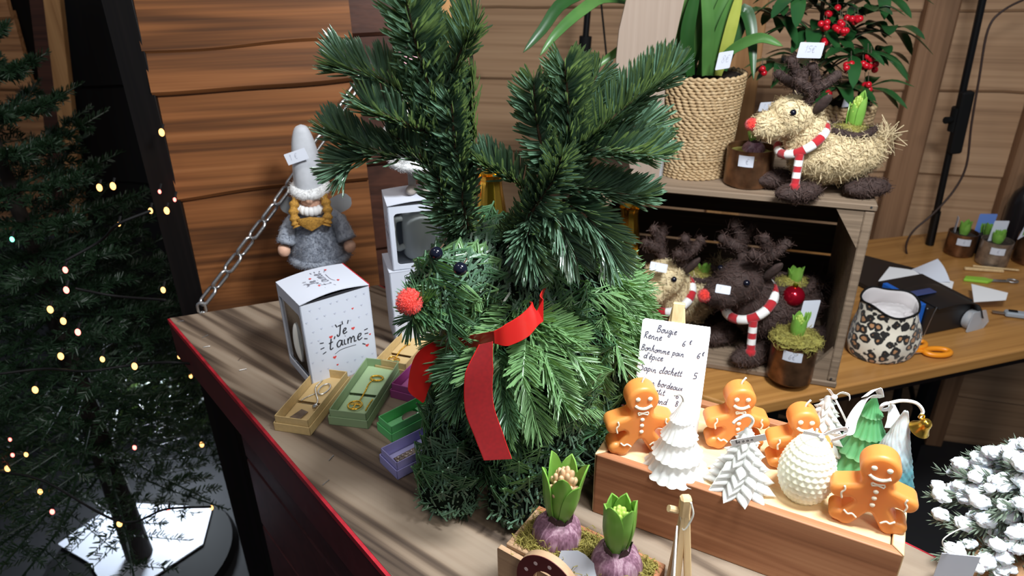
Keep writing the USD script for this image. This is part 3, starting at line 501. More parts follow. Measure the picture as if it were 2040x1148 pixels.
for (x, z) in ((CW - .01, CH - .004), (CW - .012, .02)): obj('nail', mv(trimesh.creation.cylinder(0.002, 0.002, sections=8), (x, 0.0, z), rotm([1, 0, 0], 90)), 'steel', cr)
ZC = cO[2] + CH

def hyacinth(name, label, loc, s=1.0, nleaf=6, bud='bud', bulb=True, seed=0, group=None, budz=1.0, lean=(0, 0), open_=0.35, H=0.075):
    g = np.random.default_rng(seed); t = thing(name, label, 'hyacinth', loc, g.uniform(0, 6), group, tilt=(lean[0], lean[1], 0) if any(lean) else None)
    z0 = 0.0
    if bulb:
        pr = [(0.001, -.012), (.016, -.012), (.026, .0), (.0285, .012), (.025, .026), (.016, .036), (.011, .041), (.010, .046)]
        b = lathe(np.array(spline(np.c_[np.array(pr), np.zeros(len(pr))], 28))[:, :2] * s, 40, lambda a, k: 1 + .03 * np.sin(5 * a + k * .1) + .015 * np.sin(11 * a)); obj('bulb', b, 'bulb', t, smooth=True)
        for q in range(7):
            a = q * 0.9 + g.uniform(0, .4); r0 = 0.0125 * s; c = np.array([math.cos(a), math.sin(a), 0]); d = np.array([-c[1], c[0], 0]); L = g.uniform(.008, .018) * s
            obj('papery_skin', leaf([c * r0 * 1.2 + [0, 0, .030 * s], c * r0 * 1.15 + [0, 0, .040 * s], c * (r0 * 1.3) + [0, 0, .042 * s + L * .5]], -c, 0.012 * s, 0.1, 0.0004, 6, 0.3, 1.0), 'bulb_skin', t)
        z0 = 0.038 * s
    for q in range(nleaf):
        a = q * 2 * math.pi / nleaf + g.uniform(-.15, .15); c = np.array([math.cos(a), math.sin(a), 0]); h = H * s * g.uniform(.74, 1.10); o = open_ * g.uniform(.7, 1.2)
        r = 0.0075 * s if q % 2 else 0.0105 * s
        path = [c * r + [0, 0, z0 - .006 * s], c * (r + .010 * s * (o + .5)) + [0, 0, z0 + h * .35], c * (r + .014 * s * (o * 1.4 + .3)) + [0, 0, z0 + h * .7], c * (r + .016 * s * (o * 2.0 + .1)) + [0, 0, z0 + h]]
        obj('leaf', leaf(path, -c, 0.0245 * s, 0.36, 0.0016 * s, 14, 1.1, 0.55, 0.2), 'hyacinth', t, smooth=50)
    if bud:
        bz = z0 + H * s * 0.52 * budz; obj('stalk', tube([(0, 0, z0 - .004), (0, 0, bz)], 0.006 * s, 10), 'bud_green', t)
        for k in range(30):
            u = k / 29; zz = bz + (u * .9 - .05) * 0.030 * s * budz; rr = (0.0115 if bud == 'bud' else .0075) * s * math.sqrt(max(0.02, 1 - (u * 1.0) ** 2.2)); a = k * 2.4
            d = np.array([math.cos(a), math.sin(a), 0]); R = trimesh.geometry.align_vectors([0, 0, 1], unit(d * (1.0 - u * .8) + [0, 0, .5 + u]))
            obj('floret', mv(ball((0, 0, 0), 0.0052 * s, 2, (.72, .72, 1.45)), d * rr + [0, 0, zz], R), bud, t, smooth=True)
    return t
def moss(name, label, surf, n, L, w, seed, parent=None, group=None):
    o = obj(name, cat([straws(surf, n, L, w, seed, 0.5, 0.35, 4)]), 'moss_strand', parent, smooth=False, label=label, category=None if parent is not None else 'moss', kind='stuff', group=group); return o
def label_card(name, label, a, u, v, w, h, parent=None, text=None, mat='white_card', th=0.0008, ink='faint_ink', xh=None):
    """small card lying in the plane u, v, its lower left corner at a"""
    u, v = unit(u), unit(v); n = np.cross(u, v); m = pillow(Polygon([(0, 0), (w, 0), (w, h), (0, h)]).buffer(-.0015).buffer(.0015), th, th * .3, 60); T = np.eye(4); T[:3, 0], T[:3, 1], T[:3, 2], T[:3, 3] = u, v, n, a; m.apply_transform(T)
    o = obj(name, m, mat, parent, smooth=False, label=label, category=None if parent is not None else 'price tag')
    if text and parent is None: obj('handwriting', script(text, xh or h * .25, np.array(a) + u * w * .25 + v * h * .38 + n * th, u, v, 0.0007), ink, o, smooth=False)
    elif text: obj('handwriting', script(text, xh or h * .25, np.array(a) + u * w * .25 + v * h * .38 + n * th, u, v, 0.0007), ink, parent, smooth=False)
    return o
def jar(name, label, base, r, h, mat, seed, group=None, tagside=None, text='6€', tag_z=0.55, tw=0.03, th_=0.02, ang=None, mossy=False):
    t = thing(name, label, 'pot', base, 0, group)
    obj('glass_body', lathe([(0.001, 0), (r * .9, 0), (r, .004), (r, h), (r * .965, h), (r * .95, h * .5), (0.001, h * .45)], 48), mat, t, smooth=40)
    s = bumpy((0, 0, h * .82), r * .94, (1, 1, .18), .2, 4, 3, seed); obj('soil', s, 'moss' if mossy else 'soil', t, smooth=True)
    if tagside is not None:
        a = tagside; n = np.array([math.cos(a), math.sin(a), 0]); u = np.array([-n[1], n[0], 0]); w = tw
        k = 9; xs = np.linspace(-w / 2, w / 2, k) / r; G = np.array([[[math.cos(a + q) * (r + .0008), math.sin(a + q) * (r + .0008), h * tag_z + z] for z in (0, th_)] for q in xs])
        obj('price_sticker', sheet(G, 0.0006), 'white_card', t, smooth=60, label='white price sticker')
        obj('handwriting', script(text, th_ * .3, n * (r + .0016) - u * w * .2 + [0, 0, h * tag_z + th_ * .3], u, (0, 0, 1), 0.0007), 'faint_ink', t, smooth=False)
    return t
def picture_card(label, a, u, v, w, h, mat='white_card'):
    """plant picture card on a stick: flat print of a green shoot"""
    o = label_card('plant_card', label, a, u, v, w, h, None, None, mat); u, v = unit(u), unit(v); n = np.cross(u, v)
    o.SetCustomDataByKey('category', 'plant card'); ms = []
    for x in (.3, .45, .6): ms.append(leaf([np.array(a) + u * w * .45 + v * h * .1 + n * .001, np.array(a) + u * w * (x * .6 + .2) + v * h * .4 + n * .001, np.array(a) + u * w * x + v * h * .62 + n * .001], n, w * .2, 0, 0, 8, 1.3))
    obj('printed_shoot', cat(ms), 'hyacinth', o, smooth=False); return o

# ---------------------------------------------------------------- seagrass baskets
def basket(label, base, r0, r1, h, rows, seed):
    t = thing('seagrass_basket', label, 'basket', base); a = np.linspace(0, 2 * np.pi, 97)[:-1]; nb = int(2 * math.pi * r1 / 0.013)
    for k in range(rows):
        z = (k + .5) * h / rows; r = r0 + (r1 - r0) * z / h; ph = (k % 2) * math.pi / nb; rr = h / rows * .62; g = np.random.default_rng(seed + k)
        aa = np.linspace(0, 2 * np.pi, nb * 5 + 1)[:-1]; f0 = g.uniform(0, 6.3); w = np.sin(nb * aa + f0)
        p = np.stack([(r + .0012 * w) * np.cos(aa), (r + .0012 * w) * np.sin(aa), z + (.0010 * np.cos(nb * aa + f0)) + .0004 * np.sin(3 * aa + k)], 1)
        obj('woven_row', tube(p, rr * (1 + .14 * np.sin(nb * aa + f0 + 1) + g.normal(0, .06, len(aa))), 6, closed=True), 'seagrass', t, smooth=60)
    obj('inner_wall', lathe([(0.001, .003), (r0 * .95, .003), (r1 * .95, h * .97), (r1 * .93, h * .97), (r0 * .9, h * .8), (0.001, h * .8)], 40), 'soil', t); return t
bk = P(1378, 340, ZC); basket('tall round seagrass basket on the crate holding the strap-leaved plant', bk, .064, .077, hgt(bk, 142), 34, 3)
bk2 = P(1680, 300, ZC) + np.array([0, .02, 0]); h2 = max(.05, hgt(bk2, 205)); basket('small seagrass basket behind the straw reindeer, holding the berry plant', bk2, .045, .052, h2, 13, 44)

sp = thing('strap_leaf_plant', 'tall green plant with long strap leaves growing from the seagrass basket', 'plant', bk + [0, 0, hgt(bk, 142) * .9])
hb = hgt(bk, 142) * .9; g = np.random.default_rng(17); Yb = bk[1]
def sl(pts, W, mat='strap', up=(0, -1, .3), tip=1.6, base=.6, fold=.3):
    q = [Q(x, y, Yb + dy) - (bk + [0, 0, hb]) for x, y, dy in pts]; obj('leaf', leaf(q, up, W * .82, fold, .0012, 22, tip, base), mat, sp, smooth=50)
for pts, W, m in (([(1360, 150, 0), (1385, 60, -.02), (1420, -60, -.03)], .034, 'strap'), ([(1370, 150, .01), (1400, 50, .0), (1445, -80, .0)], .032, 'strap'), ([(1395, 150, 0), (1420, 60, -.01), (1470, -70, -.01)], .030, 'strap'),
     ([(1415, 150, .0), (1435, 70, -.02), (1480, -40, -.02)], .030, 'strap'), ([(1430, 150, -.01), (1452, 70, -.03), (1478, -30, -.04)], .026, 'strap_yellow'), ([(1352, 150, .02), (1350, 90, .03), (1372, 30, .04), (1392, 40, .03), (1380, 130, .0)], .022, 'strap_dark'),
     ([(1330, 160, -.02), (1350, 70, -.03), (1380, -60, -.04)], .020, 'strap'), ([(1344, 150, .0), (1352, 60, -.01), (1362, -60, -.02)], .014, 'strap_yellow'), ([(1440, 140, .0), (1470, 60, .0), (1482, 22, .0), (1496, 60, -.02), (1501, 160, -.05)], .030, 'strap_dark'),
     ([(1432, 120, -.02), (1470, 92, -.04), (1515, 76, -.06), (1560, 92, -.08)], .022, 'strap'), ([(1352, 145, .03), (1330, 40, .05), (1240, -30, .02), (1130, 0, -.06), (1080, 60, -.1), (1042, 105, -.12)], .026, 'strap_dark'),
     ([(1340, 150, .03), (1280, 20, .04), (1210, -5, 0), (1160, 20, -.06), (1110, 65, -.1), (1075, 112, -.12)], .024, 'strap'), ([(1325, 150, .02), (1300, 200, .0), (1308, 300, -.05)], .02, 'strap_dark'), ([(1345, 155, .0), (1280, 80, .0), (1220, 110, -.02), (1180, 140, -.03)], .018, 'strap'),
     ([(1375, 150, -.03), (1368, 70, -.05), (1392, -40, -.06)], .03, 'strap_dark'), ([(1405, 150, -.03), (1410, 50, -.05), (1400, -60, -.05)], .026, 'strap')): sl(pts, W, m)
label_card('price_tag', 'white price tag with a pink corner tucked into the seagrass basket', Q(1424, 140, Yb - .07), (1, .1, .12), (0.1, -.1, 1), .026, .03, None, '8€')

# curved board standing behind the antlers
bb = P(1290, 366, ZC); Yb2 = bb[1] + .012; ol_ = [(1228, 160), (1226, 120), (1232, 60), (1246, 0), (1258, -60), (1380, -60), (1362, 0), (1346, 70), (1325, 150), (1318, 300), (1310, 366), (1262, 366), (1246, 300), (1234, 220)]
pts = [Q(x, y, Yb2) for x, y in ol_]; poly = Polygon([(p[0], p[2]) for p in pts]).buffer(.01).buffer(-.01); m = pillow(poly, .006, .001, 200); m.apply_transform(rotm([1, 0, 0], 90))
obj('curved_board', mv(m, (0, Yb2, 0)), 'grey_board', None, 40, 'pale grey-brown board with a rounded left edge beside the basket plant', 'board')
# glass vase with something pink
vz = P(1288, 352, ZC); va = thing('glass_vase', 'frosted glass vase left of the tall seagrass basket', 'vase', vz)
obj('glass_body', lathe([(.001, 0), (.026, 0), (.03, .004), (.031, .07), (.029, .07), (.027, .006), (.001, .005)], 36), 'frosted', va)
obj('pink_filling', bumpy((0.004, 0, .078), .016, (1, 1, 1.1), .25, 3, 3, 3), 'magenta_in', va, label='small pink flower head')
jb = P(1487, 366, ZC); jar('bulb_pot', 'bronze glass pot with a sprouting bulb, beside the tall seagrass basket', jb, .042, hgt(jb, 292), 'bronze_glass', 3, None, -2.05, '4€', .62, .026, .02, mossy=True)
hyacinth('hyacinth', 'small sprouting bulb in the bronze pot under the red nose of the top reindeer', jb + [0.004, 0, hgt(jb, 292) * .75], .72, 4, None, True, 7, H=.035)

# ---------------------------------------------------------------- berry shrub
ar = thing('berry_shrub', 'dark glossy-leaved shrub with clusters of red berries behind the straw reindeer', 'shrub', bk2 + [0, 0, h2 * .9]); g = np.random.default_rng(23); o0 = bk2 + [0, 0, h2 * .9]; Ya = bk2[1]
obj('stem', tube(spline([(0, 0, 0), Q(1640, 100, Ya) - o0, Q(1640, -20, Ya) - o0], 12), .004, 8), 'stem', ar)
heads = [(1545, 30, .0), (1590, -10, -.03), (1640, 20, .03), (1660, -25, -.04), (1720, 30, -.02), (1755, -5, .03), (1765, 60, .0), (1700, 110, -.06), (1668, 175, -.04), (1600, 120, .04), (1725, 175, -.02), (1560, 130, .05), (1690, 65, .05), (1620, 60, -.02), (1745, 105, .03)]
for (x, y, dy) in heads:
    c = Q(x, y, Ya + dy) - o0; obj('twig', tube(spline([Q(1640, y + 40, Ya) - o0, (c + Q(1640, y + 20, Ya) - o0) / 2, c], 8), .0018, 6), 'stem', ar)
    for q in range(9):
        a = q * .7 + g.uniform(0, .4); el = g.uniform(-.5, .35); d = np.array([math.cos(a) * math.cos(el), math.sin(a) * math.cos(el), math.sin(el)]); L = g.uniform(.07, .10)
        obj('leaf', leaf([c, c + d * L * .5 + [0, 0, .006], c + d * L - [0, 0, g.uniform(.005, .022)]], (0.01, 0.02, 1), g.uniform(.024, .032), .18, .0006, 9, 1.0, .15), 'ardisia', ar, smooth=50)
for (x, y, n, sx, sy, dy) in ((1655, 22, 5, 14, 14, -.05), (1656, 52, 7, 22, 8, -.08), (1668, 60, 5, 18, 10, -.09), (1643, 76, 4, 5, 10, -.07), (1703, 45, 6, 18, 10, -.08), (1712, 135, 11, 35, 8, -.09), (1733, 118, 3, 8, 6, -.09), (1727, 172, 3, 6, 10, -.08), (1522, 142, 4, 9, 6, .0), (1648, 188, 3, 8, 5, -.06)):
    for k in range(n):
        c = Q(x + g.uniform(-sx, sx), y + g.uniform(-sy, sy), Ya + dy + g.uniform(-.012, .012)) - o0; b = obj('berry', ball(c, .0062, 2), 'berry', ar, smooth=True)
        if k % 2 == 0: obj('berry_stalk', tube([c, c + [0, .01, .022]], .0006, 5), 'stem', ar)
label_card('price_tag', 'white price tag standing right of the top reindeer, by its hyacinth', Q(1676, 214, Ya - .055), (1, .15, .05), (0.05, -.15, 1), .03, .02, None, '5€')
label_card('price_tag', 'white price tag behind the top straw reindeer’s forehead'.replace('’', "'"), Q(1510, 222, Ya - .03), (1, 0, .05), (.15, 0, 1), .032, .018, None, '1')

# ---------------------------------------------------------------- straw and twig reindeer planters
def antler(base, segs, r, seed, parent):
    ms = []; 
    for k, pts in enumerate(segs):
        p = spline([np.array(base) + np.array(q) for q in pts], 26); n = len(p); rr = r * (1 - .25 * np.linspace(0, 1, n)) * (1 + .10 * np.sin(np.arange(n) * 2.4 + k)); ms.append(tube(p, rr, 10)); ms.append(ball(p[-1], rr[-1], 2))
    m = cat(ms); a = obj('antler', m, 'twig_core', parent, smooth=True); obj('wound_fibre', straws(m, 420, .022, .0010, seed, .05, .25), 'twig_fibre', a, smooth=False, kind='stuff')
def planter(name, label, loc, rz, s, kind, seed, eye_tag=None, head_t=(0, 0, 0)):
    t = thing(name, label, 'reindeer planter', loc, rz, scale=s); core, fib, fl_, fw2 = ('straw_core', 'straw', .026, .0016) if kind == 'straw' else ('twig_core', 'twig_fibre', .024, .0010)
    body = bumpy((-.03, 0, .082), 1.0, (.102, .06, .056), .06, 2.5, 4, seed); b = obj('body', body, core, t, smooth=True); obj('straw', straws(body, 2600, fl_, fw2, seed, .12, .22), fib, b, smooth=False, kind='stuff')
    hy = np.array(head_t); head = cat([bumpy(hy + (.085, 0, .168), 1.0, (.048, .042, .042), .06, 3, 4, seed + 1), bumpy(hy + (.125, 0, .152), 1.0, (.042, .031, .03), .06, 3, 4, seed + 2), bumpy((.045, 0, .125), 1.0, (.045, .042, .055), .05, 3, 3, seed + 3)])
    h = obj('head', head, core, t, smooth=True); obj('straw', straws(head, 1700, fl_ * .8, fw2, seed + 5, .12, .2), fib, h, smooth=False, kind='stuff')
    for (x, y) in ((.055, .045), (.055, -.045), (-.10, .045), (-.10, -.045)):
        lg = bumpy((x + .012, y, .021), 1.0, (.05, .024, .021), .1, 3, 3, seed + int(x * 100) + int(y * 50)); l = obj('leg', lg, 'twig_core', t, smooth=True); obj('wound_fibre', straws(lg, 330, .024, .0010, seed + 9, .06, .2), 'twig_fibre', l, smooth=False, kind='stuff')
    for s_ in (-1, 1):
        q = hy; antler(q + (.066, .018 * s_, .2), [[(0, 0, 0), (-.004, .014 * s_, .024), (.002, .02 * s_, .05), (.014, .022 * s_, .072)], [(-.002, .012 * s_, .024), (.02, .02 * s_, .034), (.038, .024 * s_, .046)], [(-.004, .016 * s_, .03), (-.02, .026 * s_, .042), (-.034, .03 * s_, .056)]], .0115, seed + 20 + s_, t)
        ear = bumpy((0, 0, 0), 1.0, (.012, .008, .026), .1, 3, 3, seed + 30, rotm([1, 0.4, 0], -35 * s_)); obj('ear', mv(ear, q + (.048, .043 * s_, .2)), 'twig_core', t, smooth=True)
        obj('eye', ball(q + (.103, .037 * s_, .185), .0065, 2), 'black_bead', t, smooth=True)
    nz = bumpy(hy + (.168, 0, .156), .0125, (1, 1, 1), .08, 8, 3, seed); n_ = obj('nose', nz, 'pompom', t, smooth=True); obj('pompom_pile', straws(nz, 500, .004, .0006, 3, .9, .1), 'wool_red', n_, smooth=False, kind='stuff')
    if True:
        c = np.array([.054, 0, .122]); k = 16
        for q in range(k):
            a0, a1 = 2 * math.pi * q / k, 2 * math.pi * (q + 1) / k; pp = [c + np.array([-.04 * math.cos(a), .049 * math.sin(a), .030 * math.cos(a)]) for a in np.linspace(a0, a1, 5)]
            obj('scarf_stripe', tube(pp, .0095, 8), 'wool_red' if q % 2 else 'wool_white', t, smooth=60)
        p0 = np.array([.078, .044, .102])
        for q in range(5): obj('scarf_stripe', tube([p0 + np.array([.001, .002, -.012]) * q, p0 + np.array([.001, .002, -.012]) * (q + 1)], [.0085, .0085], 8), 'wool_white' if q % 2 else 'wool_red', t, smooth=60)
        pm_ = ball(p0 + np.array([.001, .002, -.012]) * 5.4, .0105, 2); obj('scarf_tassel', pm_, 'wool_red', t, smooth=True)
    ring = tube([(-.05 + .05 * math.cos(a), .034 * math.sin(a), .133 + .004 * math.sin(3 * a)) for a in np.linspace(0, 2 * math.pi, 30)[:-1]], .008, 8, closed=True); r_ = obj('planting_rim', ring, 'twig_core', t, smooth=True); obj('wound_fibre', straws(ring, 350, .022, .001, seed, .1, .3), 'twig_fibre', r_, smooth=False, kind='stuff')
    ms_ = bumpy((-.05, 0, .128), 1.0, (.045, .03, .018), .2, 4, 4, seed + 50); mo = obj('moss', ms_, 'moss', t, smooth=True); obj('moss_strands', straws(ms_, 900, .012, .0009, seed, .5, .35, 4), 'moss_strand', mo, smooth=False, kind='stuff')
    tl = straws(ball((-.135, 0, .115), .02, 2), 120, .05, .0016, seed + 60, .6, .1); obj('tail', tl, fib, t, smooth=False, kind='stuff')
    return t
pb = P(1624, 384, ZC + .001); planter('straw_reindeer', 'pale straw reindeer planter with striped scarf sitting on top of the crate', pb, math.pi + .14, .82, 'straw', 101)
hyacinth('hyacinth', 'green hyacinth shoot planted in the back of the top straw reindeer', Q(1698, 262, pb[1] + .01), .85, 4, 'bud_green', False, 9, H=.075, open_=.15)
label_card('price_tag', 'white price tag on the antlers of the top straw reindeer', Q(1586, 115, pb[1] - .06), (1, 0, -.04), (0.03, -.2, 1), .038, .024, None, '15€')
pc = CL(0.19, 0.11, 0.0125); planter('straw_reindeer', 'pale straw reindeer planter at the left inside the crate', pc, math.pi + .75, .92, 'straw', 201)
hyacinth('hyacinth', 'small hyacinth shoot in the back of the straw reindeer inside the crate', CL(.225, .15, .135), .6, 4, None, False, 10, H=.05)
pd_ = CL(0.36, 0.10, 0.0125); planter('twig_reindeer', 'dark brown twig reindeer planter standing inside the crate', pd_, math.pi + .42, 1.0, 'twig', 301)
hyacinth('hyacinth', 'hyacinth shoot in the back of the dark twig reindeer', CL(.405, .14, .14), .8, 4, None, False, 12, H=.06)
label_card('price_tag', 'white price tag on the forehead of the crate’s straw reindeer'.replace('’s', "-dwelling"), Q(1293, 538, pc[1] - .115), (1, 0, -.22), (0.25, .6, .8), .034, .017, None, '1')
label_card('price_tag', 'white price tag on the forehead of the dark twig reindeer', Q(1424, 583, pd_[1] - .13), (1, 0, -.2), (0.25, .6, .8), .028, .016, None, '1')
jp = P(1571, 750, ZT + .014); hj = hgt(jp, 672); jar('bulb_pot', 'bronze glass pot with white sticker standing at the crate’s front right corner'.replace('’s', "'s"), jp, .042, hj, 'bronze_glass', 5, None, -2.0, '6€', .66, .034, .02, mossy=True)
ms_ = bumpy(jp + [0, 0, hj * .98], .041, (1.05, 1.05, .28), .3, 4, 4, 6); mo = obj('moss', ms_, 'moss', None, True, 'mound of moss on top of the pot in the crate', 'moss', kind='stuff'); obj('moss_strands', straws(ms_, 1100, .014, .0009, 7, .5, .35, 4), 'moss_strand', mo, smooth=False)
hyacinth('hyacinth', 'green hyacinth shoot in the bronze pot at the crate corner', jp + [0, 0, hj], .8, 5, 'bud_green', False, 13, H=.055, open_=.3)
picture_card('white plant card standing behind the hyacinth in the crate', Q(1586, 655, jp[1] + .025), (1, .1, -.02), (.12, .1, 1), .034, .058)
ba = thing('bauble', "shiny red Christmas bauble resting on the dark twig reindeer's back", 'bauble', Q(1581, 590, pd_[1] - .028))
obj('ball', ball((0, 0, 0), .021, 4), 'bauble', ba, smooth=True); obj('cap', lathe([(.005, .0195), (.005, .026), (.001, .026)], 16), 'gold', ba)

# ---------------------------------------------------------------- things on the inner table
def TP(x, y): return P(x, y, ZT + .0005)
# leopard pouch
lp = TP(1752, 700); po = thing('pouch', 'open leopard print fabric pouch standing on the table beside the crate', 'pouch', lp, .25)
na = 64; a = np.linspace(0, 2 * np.pi, na + 1)[:-1]; lev = [(0.0, .055, .045), (.004, .066, .052), (.03, .073, .058), (.06, .069, .056), (.085, .062, .05), (.108, .060, .046), (.116, .061, .046)]
L_ = spline([(z, rx, ry) for z, rx, ry in lev], 40); G = []
for z, rx, ry in L_:
    f = 1 + .035 * np.sin(3 * a + z * 60) * (z / .11) + .03 * np.sin(5 * a - z * 40) * min(1, z / .03); G.append(np.stack([rx * f * np.cos(a), ry * f * np.sin(a), np.full(na, z) + (.012 * np.sin(a - .4) + .004 * np.sin(4 * a)) * (z / .116) ** 2], -1))
G = np.array(G); G = np.concatenate([G, G[:, :1]], 1); obj('fabric', sheet(G, .0015), 'leopard', po, smooth=True); obj('base', mv(lathe([(.001, 0), (.054, .0), (.06, .003)], 40), s=(1.05, .85, 1)), 'leopard', po)
Gi = G[::-1] * np.array([.955, .945, 1]); obj('lining', sheet(Gi[:30], .0008), 'lining', po, smooth=True, label='pale lining'); fill = bumpy((0, 0, .085), 1.0, (.05, .04, .02), .25, 3, 4, 9); obj('tissue', fill, 'lining', po, smooth=True)
obj('zip', tube(list(G[-1][:-1] + [0, 0, .001]), .0022, 6, closed=True), 'black_rubber', po, smooth=True); obj('zip_pull', box(G[-1][50] + [0, -.004, -.01], (.004, .002, .018), .0005), 'steel', po)
# folder, papers
def lay(name, label, category, quad, mat, th=.002, z=0.0, lift=None, ink=None):
    p = [P(x, y, ZT + z + (lift[k] if lift else 0)) for k, (x, y) in enumerate(quad)]; g2 = np.array([[p[0] * (1 - t) + p[1] * t for t in np.linspace(0, 1, 10)], [p[3] * (1 - t) + p[2] * t for t in np.linspace(0, 1, 10)]])
    g2 = np.array([g2[0] * (1 - s) + g2[1] * s + np.array([0, 0, (lift and .006 or 0) * math.sin(math.pi * s)]) for s in np.linspace(0, 1, 8)]); return obj(name, sheet(g2, th), mat, None, 60, label, category)
lay('document_wallet', 'dark grey folder lying flat on the table behind the leopard pouch', 'folder', [(1700, 560), (1722, 512), (1850, 545), (1800, 610)], 'black_card', .01, .008)
lay('paper_sheet', 'white paper lying on the dark folder behind the leopard pouch', 'paper', [(1750, 560), (1772, 532), (1900, 562), (1895, 582)], 'paper', .0008, .035, (0, .004, 0, 0))
lay('paper_sheet', 'crumpled translucent white paper standing up behind the folder', 'paper', [(1815, 538), (1868, 516), (1893, 562), (1850, 562)], 'bluish_card', .0008, .04, (0, .025, 0, 0))
lay('paper_sheet', 'white paper with a pinkish edge sticking out right of the black box', 'paper', [(1935, 566), (2008, 584), (2004, 598), (1940, 602)], 'paper', .0012, .03)
bx0 = TP(1845, 668); fb = thing('black_box_file', 'open black cardboard box with a curved flap beside the leopard pouch', 'box', bx0, .30)
obj('body', box((.045, .07, .035), (.125, .14, .068), .002), 'black_card', fb); fl2 = [(.0, -.012, .07), (.05, -.016, .075), (.10, -.02, .066), (.125, -.022, .03)]
G = np.array([[np.array([x, y + s, z]) for (x, y, z) in spline([(q[0] + .0, q[1], q[2]) for q in fl2], 20)] for s in np.linspace(0, .10, 8)]); obj('flap', sheet(G, .0016), 'black_card', fb, smooth=True)
obj('blue_divider', box((-.0245, .06, .04), (.012, .11, .075), .001), 'blue_card', fb, label='bright blue divider'); obj('navy_strip', box((.0, .05, .078), (.09, .02, .003), .001), 'navy_card', fb)
obj('wire_edge', tube([(-.012, -.004, .002), (-.004, -.006, .06), (.0, -.006, .072)], .0009, 6), 'steel', fb)
tp_ = TP(1930, 655); tpd = thing('tape_dispenser', 'clear plastic tape dispenser lying right of the black box', 'tape dispenser', tp_, .4)
obj('roll', mv(lathe([(.012, -.008), (.022, -.008), (.022, .008), (.012, .008), (.012, -.008)], 40), (0, 0, .023), rotm([1, 0, 0], 90)), 'frosted', tpd); obj('holder', mv(flat(Polygon([(-.02, -.02), (.03, -.022), (.04, -.01), (.02, .02), (-.015, .022)]).buffer(.003), .002), (0, -.009, .024), rotm([1, 0, 0], 90)), 'frosted', tpd)
# scissors
sc = TP(1850, 704); ss = thing('scissors', 'orange-handled scissors lying at the table edge by the leopard pouch', 'scissors', sc, .12)
def loop(c, rx, ry, r, a0): return tube([(c[0] + rx * math.cos(t) * math.cos(a0) - ry * math.sin(t) * math.sin(a0), c[1] + rx * math.cos(t) * math.sin(a0) + ry * math.sin(t) * math.cos(a0), c[2]) for t in np.linspace(0, 2 * math.pi, 32)[:-1]], r, 8, closed=True)
obj('handle', loop((.012, -.008, .007), .026, .013, .0058, -.1), 'orange_plastic', ss, smooth=True); obj('handle', loop((-.016, .018, .012), .020, .012, .005, .3), 'orange_plastic', ss, smooth=True)
obj('blade', bar((-.085, .0, .004), (-.01, .002, .006), .012, .002), 'steel', ss); obj('blade', bar((-.085, .012, .007), (-.012, .008, .008), .011, .002), 'steel', ss); obj('pivot_arm', bar((-.05, .006, .008), (-.01, .0, .008), .012, .006), 'orange_plastic', ss)
kn = TP(2025, 632); ut = thing('utility_knife', 'grey utility knife lying at the right end of the table', 'knife', kn, -.32)
obj('body', box((.03, 0, .007), (.11, .02, .012), .003), 'grey_plastic', ut); obj('slider', box((-.01, 0, .014), (.018, .008, .004), .001), 'black_rubber', ut); obj('blade', box((-.035, 0, .007), (.03, .012, .0008), .0002), 'steel', ut)
lc = TP(1945, 560); cs = thing('green_snips', 'lime green handled snips lying among wooden clips', 'snips', lc, -.2); obj('handle', mv(pillow(Polygon([(-.03, -.006), (.02, -.012), (.035, 0), (.02, .01), (-.02, .012)]).buffer(.002), .007, .002, 80), (0, 0, 0)), 'lime', cs); obj('blade', bar((.03, .0, .004), (.075, .004, .004), .012, .002), 'steel', cs); obj('ring', loop((.082, .004, .005), .012, .009, .0022, .1), 'steel', cs)
w1 = TP(1955, 540); wc = thing('wooden_sticks', 'short pale wooden sticks lying behind the green snips', 'sticks', w1, -.22); obj('stick', bar((-.04, 0, .004), (.05, 0, .004), .008, .006), 'easel_wood', wc); obj('stick', bar((-.02, .006, .01), (.09, .012, .004), .005, .004), 'easel_wood', wc)
for (lab, x, y, r, ytop, mt, seed, tx) in (('bronze glass hyacinth pot, leftmost of the pots at the table’s back', 1908, 505, .036, 462, 'bronze_glass', 21, '4€'), ('dark glass hyacinth pot standing behind the silvery one', 1958, 502, .034, 465, 'dark_glass', 22, '4€'), ('silvery glass hyacinth pot at the back of the table', 1973, 525, .037, 478, 'silver_glass', 23, '4€'), ('dark pot cut off by the picture’s right edge', 2046, 522, .037, 468, 'bronze_glass', 24, '4€')):
    p = TP(x, y); h = hgt(p, ytop); lab = lab.replace('’', "'"); jar('bulb_pot', lab, p, r, h, mt, seed, None, -2.0, tx, .58, .032, .018)
    hyacinth('hyacinth', 'short hyacinth shoot in the ' + {21: 'leftmost bronze pot on the table', 22: 'dark glass pot on the table', 23: 'silvery pot on the table', 24: 'pot at the right edge of the picture'}[seed], p + [0, 0, h * .85], .75, 5, None, False, seed, H=.05, open_=.3)
picture_card('narrow wooden-backed plant card at the leftmost table pot', TP(1895, 505) + [0, .01, hgt(TP(1895, 505), 472)], (.35, .9, 0), (0, 0, 1), .02, .05)
picture_card('blue plant card behind the dark pot on the table', Q(1937, 472, TP(1958, 502)[1] + .02), (1, .05, -.05), (.1, .1, 1), .05, .065, 'sky_card')
picture_card('white plant card behind the shoot of the silvery pot', Q(1966, 484, TP(1973, 525)[1] + .01), (1, .05, -.05), (.12, .1, 1), .04, .06)
picture_card('white plant card at the far right edge of the table', Q(2026, 478, TP(2046, 522)[1] - .01), (1, .2, .5), (.3, .1, 1), .03, .045)
